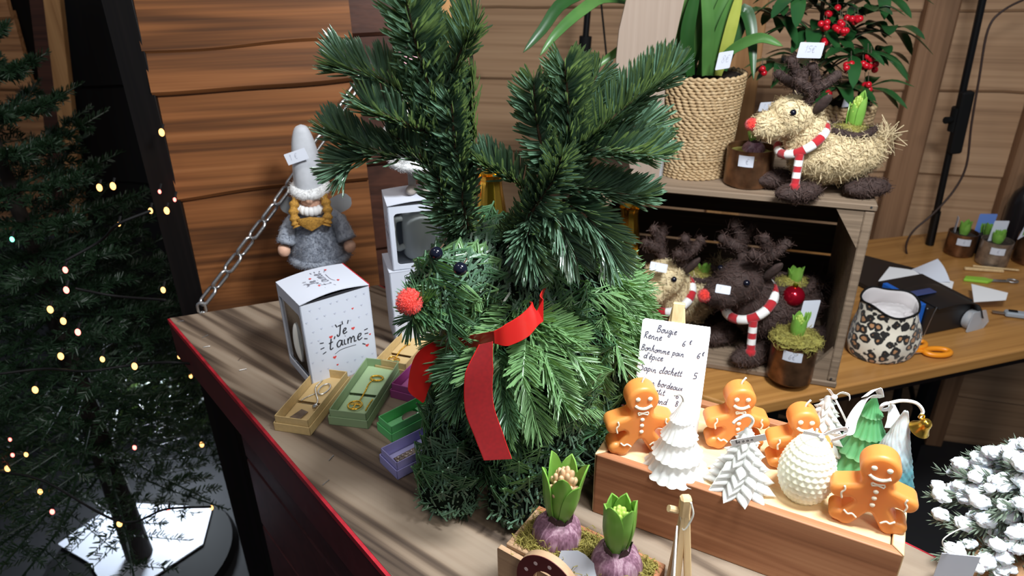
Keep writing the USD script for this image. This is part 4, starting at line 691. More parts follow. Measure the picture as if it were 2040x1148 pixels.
bt = TP(2042, 505) + np.array([.0, .06, 0]); bo = thing('dark_bottle', 'dark bottle standing at the right edge behind the pots', 'bottle', bt); obj('body', lathe([(.001, 0), (.036, 0), (.038, .004), (.038, .12), (.03, .15), (.014, .17), (.013, .2), (.001, .2)], 36), 'dark_glass', bo); obj('cap', lathe([(.0145, .198), (.0145, .215), (.001, .216)], 24), 'black_rubber', bo)

# ---------------------------------------------------------------- lamp stands and cables
def stand(name, label, pts, seed, legs=True, clamps=(), Y=None):
    t = thing(name, label, 'lamp stand'); a, b = np.array(pts[0]), np.array(pts[1]); d = unit(b - a); L = np.linalg.norm(b - a); mid = a + d * L * .52
    obj('pole', tube([a, mid], .011, 14), 'black_metal', t); obj('upper_tube', tube([mid - d * .04, b], .0085, 14), 'black_metal', t)
    for s in clamps:
        c = a + d * L * s; obj('collar', tube([c - d * .03, c + d * .03], .0165, 14), 'black_rubber', t); obj('clamp_knob', tube([c, c + np.array([-.035, -.012, 0])], [.006, .009], 10), 'black_rubber', t)
    if legs:
        for q in range(3):
            an = q * 2.09 + .5; f = np.array([a[0] + .16 * math.cos(an), a[1] + .045 * math.sin(an), .01]); obj('leg', tube([a + d * .25, f], .008, 8), 'black_metal', t)
    return t
fo = Q(1849, 500, 1.80); up_ = Q(1966, -40, 1.76); dd = unit(up_ - fo); stand('light_stand', 'black telescopic lamp stand leaning behind the right end of the table', (fo - dd * .62, up_ + dd * .1), 1, True, (.95, .70))
cl = Q(1910, 235, 1.78); obj('phone_clamp', bar(cl + dd * .07 + [0, -.012, 0], cl - dd * .09 + [0, -.012, 0], .03, .022, (0, 1, 0), .004), 'black_rubber', None, 35, 'black adapter box strapped to the right lamp stand', 'adapter')
cb = [Q(x, y, 1.74) for x, y in ((2060, -10), (2000, 20), (1968, 60), (1950, 160), (1935, 250), (1925, 330), (1900, 380), (1860, 425), (1820, 460), (1805, 490), (1810, 520))]
obj('cable', tube(spline(cb, 60), .0028, 8), 'brown_cable', None, True, 'thin brown cable hanging beside the right lamp stand', 'cable')
f2 = Q(1162, 130, 1.95); u2 = Q(1176, -40, 1.95); d2 = unit(u2 - f2); s2 = stand('light_stand', 'black lamp stand behind the reindeer antlers', (f2 - d2 * .9, u2 + d2 * .1), 2, True, (.78,)); obj('bracket', bar(f2 + [-.05, -.02, -.005], f2 + [.01, -.02, .012], .02, .022, ch=.005), 'black_rubber', s2)
obj('cable', tube(spline([Q(x, y, 1.9) for x, y in ((1195, -20), (1201, 40), (1207, 100), (1212, 160), (1215, 230))], 20), .0025, 8), 'black_rubber', None, True, 'thin black cable hanging right of the middle lamp stand', 'cable')
obj('cable', tube(spline([Q(x, y, 1.5) for x, y in ((926, -30), (931, 40), (938, 100), (940, 180), (938, 260))], 20), .004, 8), 'black_rubber', None, True, 'thick black cable hanging beside the pale post', 'cable')
for n_, (x, y, yt, lab) in enumerate(((985, 655, 345, 'gold metallic vase half hidden behind the fir reindeer’s head'), (1205, 0, 412, 'small gold metallic vase behind the fir reindeer’s back'))):
    b_ = P(x, y) if y else CL(.075, .05, .0125); H_ = hgt(b_, yt); v_ = thing('gold_vase', lab.replace('’s', "'s"), 'vase', b_)
    obj('body', lathe(np.array(spline([(.022, 0, 0), (.027, H_ * .3, 0), (.024, H_ * .7, 0), (.017, H_ * .93, 0), (.020, H_, 0)], 24))[:, :2], 32, lambda a, k: 1 + .05 * np.cos(10 * a)), 'gold', v_, smooth=True); obj('foot', lathe([(.001, 0), (.027, 0), (.025, .006)], 32), 'gold', v_)
# ================================================================ gift boxes on the counter
def heart(c, u, v, s, n):
    t = np.linspace(0, 2 * np.pi, 22)[:-1]; x = 16 * np.sin(t) ** 3 / 17; y = (13 * np.cos(t) - 5 * np.cos(2 * t) - 2 * np.cos(3 * t) - np.cos(4 * t)) / 17
    p = np.array(c) + np.outer(x * s, u) + np.outer(y * s, v) + np.array(n) * .0004; k = len(p)
    return trimesh.Trimesh(np.vstack([p, c + np.array(n) * .0004]), [[i, (i + 1) % k, k] for i in range(k)], process=False)
def greeting(o, u, v, w, parent, small=False, ink='ink'):
    """the hand-lettered 'Je t'aime' print, w wide, centred at o"""
    u, v = unit(u), unit(v); n = np.cross(u, v); x = w / 5.6
    ms = [script('Je', x * .72, o - u * x * .95 + v * x * .85, u, v, x * .17), script("t'aime", x * .88, o - u * x * 2.2 - v * x * .75, u, v + u * .0, x * .17)]
    obj('lettering', cat(ms), ink, parent, smooth=False)
    tk = []
    for a in (1.25, 1.57, 1.95, 3.0, 3.25, 3.5, .1, -.1, -.35, -.6):
        d = u * math.cos(a) + v * math.sin(a); r0 = x * (2.75 if abs(math.cos(a)) > .6 else 2.05); oo = o + v * x * .15; W = np.cross(n, d) * x * .07; p, q = oo + d * r0 + n * .0004, oo + d * (r0 + x * .5) + n * .0004
        tk.append(trimesh.Trimesh([p - W, q - W, q + W, p + W], [[0, 1, 2], [0, 2, 3]], process=False))
    sw = spline([o + u * x * (-1.5) - v * x * 1.55, o - u * x * .5 - v * x * 1.2, o + u * x * 1.4 - v * x * 1.25], 16) + n * .0004; W = v * x * .04; tk.append(sheet(np.stack([sw - W, sw + W], 1)))
    obj('tick_marks', cat(tk), ink, parent, smooth=False)
    obj('printed_hearts', cat([heart(o + u * x * dx + v * x * dy, u, v, x * .26, n) for dx, dy in ((-1.7, 1.0), (1.3, 1.2), (-1.6, -2.0), (2.9, -1.9))]), 'red_ink', parent, smooth=False)
def dots(o, u, v, w, h, parent, seed, keep=None):
    g = np.random.default_rng(seed); u, v = unit(u), unit(v); n = np.cross(u, v); a, b = [], []
    for i in range(7):
        for j in range(8):
            x, y = (i + .5 + .5 * (j % 2)) / 7.5 * w, (j + .5) / 8 * h
            if keep and not keep(x / w, y / h): continue
            (b if g.random() < .12 else a).append(heart(np.array(o) + u * (x + g.normal(0, .0012)) + v * (y + g.normal(0, .0012)), u, v, .0018, n))
    obj('dot_print', cat(a), 'pale_dot', parent, smooth=False)
    if b: obj('dot_print', cat(b), 'red_ink', parent, smooth=False, label='small red printed hearts')
def mug(parent, c, r, h):
    obj('mug', mv(lathe([(.001, 0), (r * .92, 0), (r, .004), (r, h), (r * .94, h), (r * .92, .008), (.001, .008)], 40), c), 'porcelain', parent, smooth=40, label='white mug inside the box')
    a = math.pi * 1.05; obj('mug_handle', tube(spline([np.array(c) + [r * math.cos(a) * k, r * math.sin(a) * k, z] for k, z in ((.98, h * .8), (1.45, h * .75), (1.55, h * .45), (1.35, h * .2), (.98, h * .22))], 20), .005, 8), 'porcelain', parent, smooth=True)
def gift_box(name, label, F_, yaw, w, d, h, win, seed, print_right=True, domed=.006, red=True, print_top=True, panel=None):
    t = thing(name, label, 'gift box', F_, yaw); X, Y, Zv = np.eye(3); e = .0008
    obj('back_wall', cat([box((w / 2, d - e, h / 2), (w, 2 * e, h), .0004), box((w / 2, d / 2, e), (w, d, 2 * e), .0004)]), 'white_card', t, smooth=False)
    def wall(side):
        L = d if side == 'left' else w; poly = Polygon([(0, 0), (L, 0), (L, h), (0, h)])
        if win == side: poly = poly.difference(Polygon([(L * .14, h * .14), (L * .9, h * .14), (L * .9, h * .82), (L * .14, h * .82)]).buffer(.006))
        m = flat(poly, 2 * e); m.apply_transform(rotm([1, 0, 0], 90))                      # now in xz, thickness to -y
        if side == 'left': m.apply_transform(rotm([0, 0, 1], 90)); m.apply_translation([2 * e * 0, 0, 0])
        else: m.apply_translation([0, 2 * e, 0])
        return m
    obj('front_wall', wall('right'), 'white_card', t, smooth=False); obj('side_wall', mv(wall('left'), (0.0, 0, 0)), 'white_card', t, smooth=False); obj('side_wall', box((w - e, d / 2, h / 2), (2 * e, d, h), .0004), 'white_card', t, smooth=False)
    xs = np.linspace(0, 1, 14); arch = [[(w * x, d * y, h + domed * math.sin(math.pi * x) * (1 - .25 * y) + .0008) for y in np.linspace(-.006, 1, 5)] for x in xs]
    obj('lid', sheet(arch, .0012), 'white_card', t, smooth=40)
    obj('lid_flap', sheet([[(w * x, -.0006, h - .0002 + (domed * math.sin(math.pi * x)) * k) for k in (0, .55)] for x in xs], .0006), 'window_dark', t, smooth=False, label='dark strip giving the gap under the arched lid its shade')  # dark strip paints the shade in the gap below the lid
    if red: obj('lid_edge', box((w + .0006, d / 2, h - .001), (.0016, d, .006), .0004), 'red_card', t, smooth=False, label='red edge of the lid')
    if win:
        mug(t, (w * .5, d * .52, .006), min(w, d) * .37, h * .78)
        if win == 'left':
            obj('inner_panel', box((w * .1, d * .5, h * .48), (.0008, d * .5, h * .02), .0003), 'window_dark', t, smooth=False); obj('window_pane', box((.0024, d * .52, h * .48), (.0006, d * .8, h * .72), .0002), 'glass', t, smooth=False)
            greeting(np.array([w * .5 - min(w, d) * .372, d * .52, h * .42]), (0, -1, 0), (0, 0, 1), d * .42, t)
            obj('inner_lining', box((w * .62, d * .5, h * .5), (.001, d * .95, h * .95), .0003), 'window_dark', t, smooth=False)  # plain dark sheet standing behind the mug
        else: obj('window_pane', box((w * .5, .0024, h * .48), (w * .8, .0006, h * .72), .0002), 'glass', t, smooth=False)
    if print_right: greeting(np.array([w * .55, 0, h * .46]), X, Zv, w * .62, t); dots((0, 0, 0), X, Zv, w, h * .98, t, seed, lambda x, y: not (.2 < x < .9 and .28 < y < .68))
    if print_top:
        for k in range(1): greeting(np.array([w * .5, d * .5, h + domed * 1.0 + .0006]), (.0, 1, 0), (-1, 0, 0), d * .6, t, ink='grey_ink')
    return t
mF, mR, mL = P(624, 776), P(746, 735), P(556, 733)
gift_box('mug_gift_box', "white mug gift box lettered Je t'aime with a window in its left side", mF, math.radians(36), .103, .090, hgt(mF, 610), 'left', 5)
sF = P(790, 690); hS = hgt(sF, 545); gift_box('mug_gift_box', 'white gift box under another one behind the fir reindeer', sF + [0, 0, .0], .30, .10, .075, hS, None, 6, False, .0, False, False)
sU = sF + np.array([.006, .004, hS + .0025]); hU = hgt(sU, 412); gb = gift_box('mug_gift_box', 'white windowed gift box, top of the stack behind the fir reindeer', sU, .26, .10, .075, hU, 'right', 7, False, .004, True, False)
greeting(np.array([0, .0375, hU * .5]), (0, -1, 0), (0, 0, 1), .05, gb, ink='grey_ink'); dots((0, .075, 0), (0, -1, 0), (0, 0, 1), .075, hU, gb, 8, lambda x, y: not .3 < y < .7)

# ================================================================ fairy gnome dolls
def doll(name, label, loc, rz, coat, strand, s=1.0, tagged=True, seed=0):
    t = thing(name, label, 'doll', loc, rz, scale=s)        # faces -y
    body = lathe(np.array(spline([(.001, .07, 0), (.05, .07, 0), (.061, .085, 0), (.058, .11, 0), (.046, .15, 0), (.03, .19, 0), (.018, .205, 0), (.001, .206, 0)], 36))[:, :2], 40, lambda a, k: 1 + .03 * np.sin(6 * a)); b = obj('coat', body, coat, t, smooth=True); obj('coat_pile', straws(body, 5000, .012, .0008, seed, .45, .3), strand, b, smooth=False, kind='stuff')
    hem = tube([(.058 * math.cos(q), .058 * math.sin(q), .083) for q in np.linspace(0, 6.283, 33)[:-1]], .011, 8, closed=True); h = obj('fur_hem', hem, coat, t, smooth=True); obj('hem_pile', straws(hem, 1600, .012, .0008, seed + 1, .5, .3), strand, h, smooth=False, kind='stuff')
    for sx in (-1, 1):
        arm = tube(spline([(.022 * sx, 0, .19), (.05 * sx, -.01, .165), (.066 * sx, -.024, .125)], 14), np.linspace(.013, .021, 14), 12); o = obj('sleeve', arm, coat, t, smooth=True); obj('sleeve_pile', straws(arm, 900, .009, .0007, seed + 3, .4, .3), strand, o, smooth=False, kind='stuff')
        obj('hand', bumpy((.071 * sx, -.029, .112), .0135, (1, .9, 1.15), .05, 3, 3, 4), 'skin', t, smooth=True); obj('leg', tube([(.02 * sx, 0, .002), (.02 * sx, 0, .09)], .0095, 12), 'leg_grey', t, smooth=True); obj('boot', bumpy((.02 * sx, -.008, .012), .013, (1, 1.5, .9), .03, 3, 3, 2), 'leg_grey', t, smooth=True)
        obj('braid', tube(spline([(.026 * sx, -.022, .232), (.035 * sx, -.036, .21), (.034 * sx, -.046, .185), (.03 * sx, -.05, .172)], 24), .0095 * (1 + .22 * np.sin(np.arange(25) * 1.4)), 10), 'braid', t, smooth=True)
        for k, (z, L, an) in enumerate(((.178, .062, .35), (.16, .045, -.25))):
            d = np.array([math.cos(an) * sx, .25, math.sin(an)]); obj('wing', leaf([np.array([.02 * sx, .028, z]), np.array([.02 * sx, .028, z]) + d * L * .5, np.array([.02 * sx, .028, z]) + d * L], (0, -1, 0), .04 * L / .062, .12, .002, 14, 4.0, .35), 'wing', t, smooth=60)
    obj('head', bumpy((0, -.004, .222), .029, (1, 1, .95), .01, 2, 3, 1), 'skin', t, smooth=True); obj('nose', ball((0, -.036, .226), .0085, 2), 'skin', t, smooth=True)
    for k in range(9):
        a = -math.pi / 2 + (k - 4) * .26; obj('knit_collar', ball((.034 * math.cos(a), .034 * math.sin(a), .203 - .004 * math.cos((k - 4) * .5)), .0085, 2, (1, 1, 1.3)), 'knit_white', t, smooth=True)
    sc_ = sheet([[(x, -.052 - .006 * math.cos(x * 60), z) for z in (.196 - abs(x) * .2, .165 + abs(x) * .55)] for x in np.linspace(-.028, .028, 9)], .006); obj('scarf', sc_, 'braid', t, smooth=True)
    brim = tube([(.031 * math.cos(q), .031 * math.sin(q) - .004, .243 + .006 * math.sin(q)) for q in np.linspace(0, 6.283, 33)[:-1]], .0125, 10, closed=True); br = obj('hat_brim', brim, 'fur_white', t, smooth=True); obj('brim_pile', straws(brim, 1300, .010, .0007, seed + 5, .5, .3), 'fur_white_strand', br, smooth=False, kind='stuff')
    hat = lathe(np.array(spline([(.033, .246, 0), (.032, .275, 0), (.028, .31, 0), (.023, .345, 0), (.014, .372, 0), (.001, .380, 0)], 24))[:, :2], 28, lambda a, k: 1 + .03 * np.sin(3 * a + k * .3)); obj('pointed_hat', mv(hat, (0, -.004, 0)), 'felt' if coat == 'fur' else 'pink_felt', t, smooth=True)
    if tagged:
        c = np.array([-.03, -.04, .305]); m = pillow(Polygon([(0, 0), (.045, 0), (.045, .024), (0, .024)]), .0008, .0002, 60); m.apply_transform(rotm([1, 0, 0], 90)); m.apply_transform(rotm([0, 1, 0], -16)); obj('price_tag', mv(m, c), 'bluish_card', t, smooth=False, label='white price tag on the hat')
        r = rotm([0, 1, 0], -16)[:3, :3]; obj('handwriting', script('19€', .007, c + r @ np.array([.008, -.001, .008]), r @ np.array([1, 0, 0]), r @ np.array([0, 0, 1]), .0006), 'faint_ink', t, smooth=False)
    return t
dp = P(655, 622); dp = P(648, 573); doll('gnome_doll', 'grey fur coated gnome doll with wings and braids behind the front gift box', dp, .12, 'fur', 'fur_strand', (.80, .80, .80), True, 71)
d2p = sU + np.array([.045, .04, hU + .0045]); doll('gnome_doll', 'pink hatted gnome doll on the stacked gift boxes behind the antler', (d2p[0] + .0, d2p[1], d2p[2]), -.2, 'fur_white', 'fur_white_strand', .62, False, 91)

# ================================================================ jewellery boxes
def jewel_box(label, L, F_, B, mat, mat_in, hh=.013, slit=.42):
    L, F_, B = P(*L), P(*F_), P(*B); w = np.linalg.norm(F_ - L); yaw = (yaw_of(L, F_) + yaw_of(F_, B) - math.pi / 2) / 2 if abs(yaw_of(F_, B) - math.pi / 2 - yaw_of(L, F_)) < 1 else yaw_of(L, F_); ln = np.linalg.norm(B - F_)
    t = thing('jewellery_box', label, 'jewellery box', L, yaw); th = .0012
    def tray(x0, y0, W, H, z0, z1, m, nm): obj(nm, cat([box((x0 + W / 2, y0 + H / 2, z0 + th / 2), (W, H, th), .0003), box((x0 + W / 2, y0 + th / 2, (z0 + z1) / 2), (W, th, z1 - z0), .0003), box((x0 + W / 2, y0 + H - th / 2, (z0 + z1) / 2), (W, th, z1 - z0), .0003), box((x0 + th / 2, y0 + H / 2, (z0 + z1) / 2), (th, H, z1 - z0), .0003), box((x0 + W - th / 2, y0 + H / 2, (z0 + z1) / 2), (th, H, z1 - z0), .0003)]), m, t, smooth=False)
    tray(0, 0, w, ln, 0, hh, mat, 'base_tray'); tray(.0022, .0022, w - .0044, ln - .0044, .001, hh + .010, mat, 'inner_sleeve')
    ys = ln * slit; obj('insert_card', box((w / 2, .004 + ys / 2, hh * .55), (w - .0085, ys - .003, .0012), .0003), mat_in, t, smooth=False); obj('insert_card', box((w / 2, ys + (ln - ys) / 2 + .0025, hh * .55 + .0016), (w - .0085, ln - ys - .008, .0012), .0003), mat_in, t, smooth=False)
    obj('slit', box((w * .52, ys + .0028, hh * .55 - .0002), (w * .62, .0022, .0008), .0002), 'window_dark', t, smooth=False)
    M_ = lambda x, y, z=0.0: np.array([L[0] + math.cos(yaw) * x * w - math.sin(yaw) * y * ln, L[1] + math.sin(yaw) * x * w + math.cos(yaw) * y * ln, L[2] + hh * .55 + .0025 + z])
    return t, M_
def bead_chain(pts, r, mat, parent, n=None, nm='chain'):
    p = spline(pts, 80); d = np.r_[0, np.cumsum(np.linalg.norm(np.diff(p, axis=0), axis=1))]; k = n or int(d[-1] / (2.1 * r)); q = np.c_[[np.interp(np.linspace(0, d[-1], k), d, p[:, i]) for i in range(3)]].T
    obj(nm, cat([ball(c, r, 1) for c in q] + [tube(p, r * .35, 5)]), mat, parent, smooth=True)
def ring3(c, r, w, u, v, n=28, ry=None): return tube([np.array(c) + np.array(u) * r * math.cos(a) + np.array(v) * (ry or r) * math.sin(a) for a in np.linspace(0, 2 * np.pi, n + 1)[:-1]], w, 7, closed=True)
EX, EY = np.array([1., 0, 0]), np.array([0, 1., 0])
t, M_ = jewel_box('tan open jewellery box nearest the counter edge with a silver key chain', (547, 858), (620, 868), (703, 765), 'kraft', 'kraft_in')
j = thing('key_chain', 'silver key chain with crystal lying in the tan box nearest the edge', 'jewellery'); u_, v_ = unit(M_(1, 0) - M_(0, 0)), unit(M_(0, 1) - M_(0, 0))
obj('clasp_ring', ring3(M_(.58, .70, .003), .007, .0012, u_, v_, ry=.013), 'silver', j, smooth=True); bead_chain([M_(.30, .88, .001), M_(.30, .72, .002), M_(.42, .62, .002), M_(.62, .50, .002), M_(.70, .40, .002)], .0014, 'silver', j); bead_chain([M_(.42, .62, .001), M_(.25, .52, .001), M_(.2, .46, .001)], .0012, 'silver', j)
obj('crystal', ball(M_(.72, .36, .003), .0045, 1), 'silver', j, smooth=False); pt = flat(Polygon([(-.009, -.016), (.007, -.016), (.009, .012), (-.003, .014)]), .0012); pt.apply_transform(rotm([0, 0, 1], math.degrees(yaw_of(M_(0, 0), M_(1, 0))) - 8)); obj('glitter_pendant', mv(pt, M_(.40, .20, -.0008)), 'silver_glass', j, smooth=False)
t, M_ = jewel_box('olive green open jewellery box with a gold tree pendant', (655, 846), (733, 857), (796, 745), 'olive', 'olive_in')
j = thing('necklace', 'gold necklace with round tree pendant in the olive green box', 'jewellery'); u_, v_ = unit(M_(1, 0) - M_(0, 0)), unit(M_(0, 1) - M_(0, 0))
pc_ = M_(.45, .24, .002); tr = [ring3(pc_, .0095, .0012, u_, v_)] + [tube(spline([pc_ - v_ * .008, pc_ + v_ * .001, pc_ + u_ * (.0075 * math.cos(a)) + v_ * (.0075 * math.sin(a))], 8), .0007, 5) for a in np.linspace(.1, 3.04, 8)] + [tube(spline([pc_ - v_ * .001, pc_ - v_ * .005, pc_ + u_ * x - v_ * .0085], 6), .0007, 5) for x in (-.004, .004)]
obj('tree_pendant', cat(tr), 'gold', j, smooth=True); bead_chain([M_(.48, .34, .001), M_(.46, .5, .001), M_(.44, .62, .002), M_(.5, .70, .003)], .0013, 'gold', j); obj('clasp_ring', ring3(M_(.56, .73, .003), .009, .0015, u_, v_, ry=.006), 'gold', j, smooth=True); bead_chain([M_(.76, .38, 0), M_(.75, .28, .0), M_(.76, .2, 0)], .0012, 'gold', j)
t, M_ = jewel_box('tan open jewellery box behind the olive one, beside the gift box', (748, 742), (806, 760), (856, 672), 'kraft', 'kraft_in', slit=.3)
j = thing('necklace', 'gold necklace in the tan box behind the olive one', 'jewellery'); u_, v_ = unit(M_(1, 0) - M_(0, 0)), unit(M_(0, 1) - M_(0, 0)); obj('pendant_ring', ring3(M_(.3, .2, .002), .0055, .0012, u_, v_), 'gold', j, smooth=True); obj('pendant_ring', ring3(M_(.45, .19, .002), .004, .0012, u_, v_), 'gold', j, smooth=True); bead_chain([M_(.35, .26, .001), M_(.3, .4, .001), M_(.34, .52, .002), M_(.42, .56, .002)], .0012, 'gold', j)
t, M_ = jewel_box('magenta open jewellery box behind the red ribbon tail', (778, 792), (842, 808), (930, 716), 'magenta', 'magenta_in')
j = thing('bracelet', 'silver bracelet lying in the magenta box', 'jewellery'); bead_chain([M_(.6, .3), M_(.65, .5), M_(.6, .68), M_(.7, .8)], .0015, 'silver', j); obj('clasp', ball(M_(.6, .26, .002), .004, 1), 'silver', j)
t, M_ = jewel_box('bright green open jewellery box with a silver oval pendant', (752, 858), (785, 881), (892, 832), 'mint', 'mint_in', slit=.62)
j = thing('bracelet', 'silver bracelet with an oval pendant in the bright green box', 'jewellery'); u_, v_ = unit(M_(1, 0) - M_(0, 0)), unit(M_(0, 1) - M_(0, 0)); T = np.eye(4); T[:3, 0], T[:3, 1], T[:3, 2] = v_, u_, [0, 0, -1]; pn = pillow(Point(0, 0).buffer(.0095, 20), .0022, .0008, 60); pn = mv(pn, s=(1.25, 1, 1)); pn.apply_transform(T); obj('oval_pendant', mv(pn, M_(.5, .5, .003)), 'silver_glass', j, smooth=40)
for k in range(9): obj('bead', ball(M_(.62 + .18 * math.sin(k * .7), .62 + k * .028, .003), .003, 1), 'silver', j, smooth=True)
obj('paper_note', box(M_(.45, .22, .0), (.02, .02, .0006), .0002, yaw_of(M_(0, 0), M_(1, 0))), 'paper', t) if False else None
t, M_ = jewel_box('lavender open jewellery box with an engraved silver bar, nearest the fir leg', (757, 922), (797, 954), (905, 905), 'lavender', 'lavender_in', slit=.6)
j = thing('bracelet', 'engraved silver bar bracelet in the lavender box', 'jewellery'); pb0, pb1 = M_(.52, .14, .001), M_(.5, .55, .001); obj('engraved_bar', bar(pb0, pb1, .011, .0016), 'silver_glass', j); u_, v_ = unit(M_(1, 0) - M_(0, 0)), unit(M_(0, 1) - M_(0, 0))
for k in range(4): obj('engraved_spiral', ring3(pb0 + (pb1 - pb0) * (.12 + .2 * k) + [0, 0, .001], .0032 - .0003 * (k % 2), .0005, u_, v_, 16), 'silver', j, smooth=True)
for k in range(6): obj('bead', ball(M_(.5 + .12 * math.sin(k), .6 + k * .04, .002), .0028, 1), 'silver', j, smooth=True)

# ================================================================ the fir reindeer
rd = thing('fir_reindeer', 'large reindeer made of green fir branches with red nose and ribbon', 'reindeer figure'); g = np.random.default_rng(77)
def limb(pts, rs, n=20):
    p = spline(pts, n); return tube(p, np.interp(np.linspace(0, 1, len(p)), np.linspace(0, 1, len(rs)), rs), 18)
nose_p = Q(830, 593, .575); hd_b = Q(985, 520, .70)
CHF, CHB = np.array([0.004, .650, 1.135]), np.array([.068, .745, 1.14])
bodym = cat([limb([CHF + (CHF - CHB) * .18, CHF, (CHF + CHB) / 2, CHB, CHB + (CHB - CHF) * .25], [.03, .064, .074, .074, .035]), ball(CHF + [0, 0, 0], .066, 3, (1, 1, 1.05)), ball(CHB, .074, 3, (1, 1, 1.0))])
headm = limb([nose_p + (hd_b - nose_p) * .10, nose_p + (hd_b - nose_p) * .35, nose_p + (hd_b - nose_p) * .7, hd_b + [0.01, .01, 0]], [.018, .032, .045, .040]); neckm = limb([hd_b + [0, 0, -.0], (hd_b + CHF) / 2 + [.0, .0, .02], CHF + [.01, .02, .02]], [.04, .05, .058])
legs = []
for (x, y, top, r) in ((893, 1005, CHF + [-.045, .0, -.02], .036), (1030, 1025, CHF + [.04, -.015, -.02], .037), (1175, 920, CHB + [.035, -.01, -.03], .03), (1075, 915, CHB + [-.04, .02, -.03], .03)):
    b = P(x, y); legs.append((b, top, limb([b + [0, 0, .012], b * .75 + top * .25 + [0, 0, .02], b * .4 + top * .6, top], [r * .9, r, r * 1.15, r * 1.2])))
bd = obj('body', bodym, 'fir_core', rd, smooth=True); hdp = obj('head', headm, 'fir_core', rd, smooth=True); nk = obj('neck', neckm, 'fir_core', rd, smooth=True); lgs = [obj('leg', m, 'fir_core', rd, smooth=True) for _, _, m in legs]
def sprig(c, n, flow, L, seed, parent, mat, nd=90, nl=.020, lift=.3, wid=.00105):
    gg = np.random.default_rng(seed); n = unit(n); f = np.array(flow) - n * (np.array(flow) @ n); f = unit(f + gg.normal(0, .13, 3)); d = unit(f + n * lift)
    a = c - d * L * .45 + n * .002; path = [a, a + d * L * .5 + n * .005, a + d * L + n * .001 + np.array([0, 0, -.004])]
    m = needles(path, int(nd * .74), nl, seed, n, 105, 54, wid, .42); m.vertices[:, 2] = np.maximum(m.vertices[:, 2], Z0 + .001 + .003 * ((np.arange(len(m.vertices)) * 7) % 5) / 5); obj('fir_sprig', cat([m, tube(spline(path, 6), .0011, 5)]), mat, parent, smooth=False)
def dress(parent, mesh, n, flow, L, seed, mats, nd=90, nl=.020, lift=.3, keep=None):
    pts, fi = trimesh.sample.sample_surface(mesh, n * 6, seed=seed); k = 0; sel = [0]; dmin = np.linalg.norm(pts - pts[0], axis=1)
    for _ in range(n - 1): i = int(np.argmax(dmin)); sel.append(i); dmin = np.minimum(dmin, np.linalg.norm(pts - pts[i], axis=1))
    pts, fi = pts[sel], fi[sel]; N0 = np.array([0, 0, 1.0]); obj('under_needles', straws(mesh, 3000, .026, .0022, seed, .25, .12, 3, flow(pts[0], N0) if callable(flow) else flow), 'fir_antler', parent, smooth=False, kind='stuff')
    N = mesh.face_normals[fi]; gg = np.random.default_rng(seed)
    for p, nn in zip(pts, N):
        if keep is not None and not keep(p, nn): continue
        fl = flow(p, nn) if callable(flow) else flow
        sprig(p, nn, fl, L * gg.uniform(.8, 1.2), seed * 1000 + k, parent, mats[int(gg.integers(len(mats)))], nd, nl, lift); k += 1
ax = unit(CHB - CHF)
dress(bd, trimesh.Trimesh(bodym.vertices, bodym.faces), 260, lambda p, n: ax * .35 + np.array([0, 0, -.9]) + np.array([-.3, -.3, 0]) * .6, .078, 3, ['fir_light', 'fir_light', 'fir'], 160, .0225, .2)
hx = unit(nose_p - hd_b)
dress(hdp, trimesh.Trimesh(headm.vertices, headm.faces), 150, lambda p, n: hx * .8 + np.array([0, 0, -.45]), .058, 4, ['fir', 'fir', 'fir_light'], 140, .022, .22)
dress(nk, trimesh.Trimesh(neckm.vertices, neckm.faces), 45, lambda p, n: np.array([0, 0, -1.0]) + hx * .2, .06, 5, ['fir', 'fir_light'], 150, .022, .25)
for k, (b, top, m) in enumerate(legs): dress(lgs[k], trimesh.Trimesh(m.vertices, m.faces), 125 if k < 2 else 80, lambda p, n: np.array([0, 0, -1.0]), .085, 6 + k, ['fir', 'fir_antler'] if k == 0 else ['fir', 'fir_light'], 150, .024, .32, lambda p, n: p[2] > Z0 + .02)
# face
no = obj('nose', bumpy(nose_p + hx * .010 + [0, -.006, .002], .0108, (1, 1, 1), .08, 8, 4, 3), 'pompom', rd, smooth=True, label='red pompom nose'); obj('pompom_pile', straws(ball(nose_p + hx * .010 + [0, -.006, .002], .0108, 3), 1800, .004, .0004, 3, .9, .1), 'pompom', no, smooth=False, kind='stuff')
for (x, y, Y) in ((869, 505, .585), (917, 536, .555)):
    e_ = Q(x, y, Y); obj('eye', ball(e_, .0062, 3), 'black_bead', rd, smooth=True, label='shiny black bead eye'); obj('eye_pin', tube([e_, e_ + [0.004, .03, -.004]], .0008, 6), 'twig', rd)
